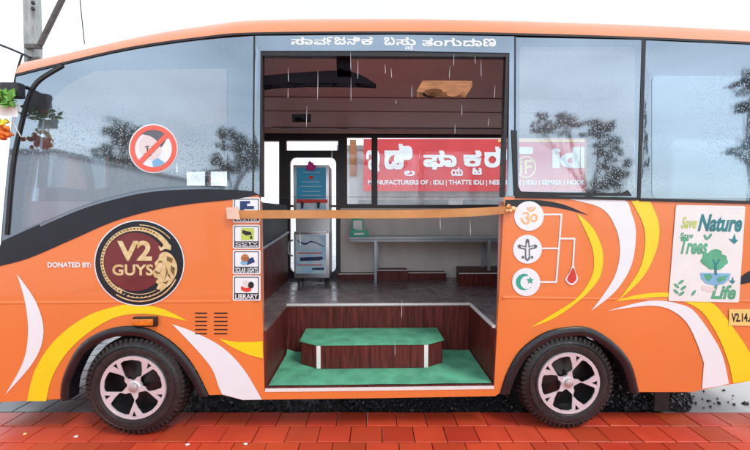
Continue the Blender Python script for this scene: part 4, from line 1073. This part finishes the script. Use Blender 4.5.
# ------------------------------------------------------------------ behind the bus
M['pole'] = mat('weathered concrete pole', (.36, .38, .37), .7, var=.3, scale=7, stretch=(3, 3, .5), bump=.15)
M['galv'] = mat('rusty bracket steel', (.10, .085, .08), .6, var=.4, scale=12)
M['plaster'] = mat('damp grey plaster', (.58, .60, .61), .6, var=.2, scale=3, stretch=(2, 2, .5), bump=.05)
M['shutter'] = mat('grey roller shutter', (.30, .34, .36), .4, metal=.3, var=.2, scale=5)
M['cream'] = mat('white wall wash', (.86, .87, .87), .6, var=.06, scale=1.5, stretch=(1, 1, .4))
YP = 5.0
up_ = thing('utility_pole', 'weathered concrete utility pole with steel brace behind the bus roof', 'utility pole', (S(33, 60, YP).x, YP, -.05))
a, b = S(33.5, 57, YP), S(32, -6, YP)
bm = bmesh.new(); tube(bm, [(a.x + .02, YP, -.05), (a.x, YP, a.z), (b.x, YP, b.z), (b.x - .01, YP, b.z + 1.2)], [.17, .145, .14, .13], 14); obj('shaft', bm, M['pole'], up_)
a, b = S(26, 46.5, YP - .16), S(42, 46.5, YP - .16); obj('bracket', box(bmesh.new(), a.x, b.x, YP - .2, YP - .14, a.z - .05, a.z + .04, .006), M['galv'], up_); obj('bracket', box(bmesh.new(), a.x + .05, b.x - .05, YP - .2, YP - .14, a.z - .32, a.z - .22, .006), M['galv'], up_)
bm = bmesh.new(); tube(bm, [S(40, 45, YP - .2), S(64, -4, YP - .2), S(80, -36, YP - .2)], .05, 8); obj('brace', bm, M['galv'], up_)
for py in (3, 9):
    c = S(33, py, YP - .16); obj('insulator', blob(bmesh.new(), c, .04, .04, .05, 1), M['rubber'], up_)
def wire(L, Y, lab, r=.018):
    bm = bmesh.new(); tube(bm, [S(a, b, Y) for a, b in cr(L, 5)], r, 6); tag(obj('overhead_wire', bm, M['rubber'], None, base=S(*L[0], Y)), lab, 'wire', 'wires around the utility pole')
wire([(-60, 25), (0, 45), (31, 58)], YP - .2, 'black wire slanting down from the left edge to the pole', .024)
wire([(22, 55), (18, 68), (14, 85)], YP - .2, 'short black wire hanging below the pole bracket', .018)
wire([(74, -60), (80, 0), (84.5, 44)], YP + 1.5, 'thin upright wire dropping behind the orange roof', .012)
# shop front with signboard
YB = 6.3; sb_x0, sb_x1 = S(344, 0, YB).x, S(760, 0, YB).x
sh = thing('shop_building', 'grey shop front with shutters behind the bus, under the red signboard', 'shop', ((sb_x0 + sb_x1) / 2, YB + 2, -.07))
bm = bmesh.new(); box(bm, sb_x0, sb_x1, YB, YB + 4, -.07, 3.30); obj('wall', bm, M['plaster'], sh)
bm = bmesh.new(); box(bm, sb_x0 - .2, sb_x1 + .2, YB - .02, YB + 4.2, 3.302, 3.42); obj('roof', bm, M['pole'], sh)
for k in range(3):
    x0 = sb_x0 + .35 + k * 2.7; bm = bmesh.new()
    for i in range(20): box(bm, x0, x0 + 2.3, YB - .03 - .012 * (i % 2), YB - .002, -.06 + i * .105, -.06 + i * .105 + .1)
    obj('shutter', bm, M['shutter'], sh)
bm = bmesh.new(); a = S(350, 160, YB); box(bm, a.x, a.x + .16, YB - .06, YB - .003, a.z - .4, a.z + .5, .01); obj('wall_box', bm, M['wood'], sh)  # plain brown box on the shop wall
YS = 6.0; gsn = flat(YS)
sn = thing('signboard', 'red shop signboard with white lettering seen through the bus windows', 'signboard', (S(475, 0, YS).x, YS, 2.2))
bm = pfill([[(363.5, 139), (600, 139), (600, 191.5), (363.5, 191)]], gsn, 0, .06); obj('board', bm, mat('red signboard', (.68, .045, .05), .35, var=.12, scale=1.5), sn)
gl2 = flat(YS - .012)
kan([('ಇ', 366, 150, 380, 172, .02), ('ಡಿ', 384, 143, 413, 170, .035), ('ಲ', 404, 170.5, 415, 176, .03), ('ಫಾ', 423, 150, 457, 170, .035), ('ಯ', 451, 167, 463, 176, .03), ('ಕ', 463, 150, 482, 167, .035), ('ಟ', 472, 167.5, 482, 175, .03), ('ರಿ', 484, 146, 509, 168, .035)], gl2, M['white'], sn)
obj('lettering', text_bm('MANUFACTURERS OF : IDLI | THATTE IDLI | NEER DOSE | IDLI | SEMIGE | HOODE |', 368, 180, 592, 186, gl2, .03), M['white'], sn)
obj('lettering', text_bm('idli', 552, 147, 597, 168, gl2, .05), M['white'], sn)
bm = pfill([ell(526, 167, 10, 11, 28), ell(526, 167, 8.6, 9.6, 28)], gl2, 0); text_bm('iF', 520, 160, 532, 174, gl2, .01, bm=bm); obj('emblem', bm, M['plate'], sn)
obj('emblem_text', pfill([rrect(519, 147, 533, 154, 2)], gl2, 0), M['white'], sn)
obj('trim_strip', pfill([[(498, 139.6), (600, 139.6), (600, 142), (498, 142)]], gl2, 0), M['plate'], sn)

# ------------------------------------------------------------------ trees
M['bark'] = mat('bark', (.10, .075, .055), .8, var=.4, scale=10, stretch=(3, 3, .6), bump=.4)
def leafmat(name, a, b):
    m = mat(name, a, .5, var=.2, scale=1.6, col2=b); return m
M['leaf1'] = leafmat('dark leaves', (.045, .075, .03), (.02, .038, .018)); M['leaf2'] = leafmat('mid leaves', (.055, .085, .035), (.028, .05, .022))
def tree(base, blobs, label, m, seed, leaf=.11, dens=1.0, group=None):
    r = random.Random(seed); base = Vector(base)
    t = thing('tree', label, 'tree', base, group)
    cz = sum(Vector(b[0]).z for b in blobs) / len(blobs); cc = sum((Vector(b[0]) for b in blobs), Vector()) / len(blobs)
    bm = bmesh.new(); fork = base.lerp(Vector((cc.x, cc.y, cz)), .55)
    tube(bm, [base, base.lerp(fork, .5) + Vector((r.uniform(-.1, .1), 0, 0)), fork], [.16, .12, .095], 9)
    for c, rad in blobs:
        c = Vector(c); mid = fork.lerp(c, .5) + Vector((r.uniform(-.15, .15), r.uniform(-.15, .15), .1)); tube(bm, [fork, mid, c], [.07, .045, .02], 6)
        for _ in range(4): tube(bm, [mid, c + Vector((r.gauss(0, 1), r.gauss(0, 1), r.gauss(0, .8))) * rad * .6], [.03, .008], 5)
    obj('trunk', bm, M['bark'], t)
    bm = bmesh.new()
    for c, rad in blobs:
        c = Vector(c); nc = int(26 * dens * max(.6, rad))
        for _ in range(nc):
            d = Vector((r.gauss(0, 1), r.gauss(0, 1), r.gauss(0, 1))).normalized() * rad * r.random() ** .45; d.z *= .8
            k = c + d; cr_ = rad * r.uniform(.16, .30)
            for _ in range(46):
                p = k + Vector((r.gauss(0, 1), r.gauss(0, 1), r.gauss(0, .7))) * cr_ * .6
                n = Vector((r.gauss(0, 1), r.gauss(0, 1), r.gauss(0, 1) + .6)).normalized(); u = n.orthogonal().normalized(); u.rotate(Matrix.Rotation(r.uniform(0, 6.28), 3, n)); v = n.cross(u); s = leaf * r.uniform(.5, 1.1)
                bm.faces.new([bm.verts.new(q) for q in (p - u * s, p + v * s * .42, p + u * s, p - v * s * .42)])
    obj('crown', bm, m, t, False)
def refl(px, py, d): p = S(px, py, d); return Vector((p.x, -d, p.z))   # a real place that the bus glass mirrors at this spot
def rtree(d, spots, label, m, seed, sc_=1.0, leaf=.11, dens=1.0):
    k = FPX / (d + 2.7); bl = [(refl(px, py - 6, d + dy), r / k) for px, py, r, dy in spots]
    c = sum((Vector(b[0]) for b in bl), Vector()) / len(bl)
    tree((c.x, c.y, -.06), bl, label, m, seed, leaf, dens, 'trees across the road')
rtree(12, [(118, 130, 20, 0), (100, 155, 16, .6), (135, 150, 22, -.4), (112, 175, 24, 0)], 'tree across the road mirrored left of the prohibition sign', M['leaf1'], 1)
rtree(13, [(240, 140, 18, 0), (225, 165, 18, .5), (255, 160, 20, -.5), (200, 185, 20, 0)], 'tree across the road mirrored beside the doorway left edge', M['leaf1'], 2)
rtree(10, [(540, 124, 15, 0), (568, 120, 16, .4), (600, 126, 15, -.4), (612, 146, 16, 0), (618, 166, 17, .5), (612, 186, 18, 0)], 'wide spreading tree across the road mirrored above the red signboard', M['leaf2'], 3, leaf=.09)
rtree(6, [(756, 75, 18, 0), (760, 105, 16, .3), (754, 150, 16, -.3), (765, 130, 20, 0)], 'slim tree across the road mirrored at the right picture edge', M['leaf1'], 4, leaf=.07)
# white walled house across the road (seen mirrored in the front window)
wx = refl(35, 128, 4.2).x
hs = thing('house', 'low white walled house across the road mirrored in the front window', 'house', (wx - 2, -8.5, -.06))
bm = bmesh.new(); box(bm, wx - 4, wx, -13, -4.6, -.06, 3.0); obj('wall', bm, M['cream'], hs)
bm = bmesh.new(); box(bm, wx - 4.05, wx + .04, -13.05, -4.55, 3.002, 3.10); obj('roof', bm, M['pole'], hs)
bm = bmesh.new(); box(bm, wx + .002, wx + .05, -12.3, -11.4, .0, 2.0); obj('door', bm, M['frame'], hs)
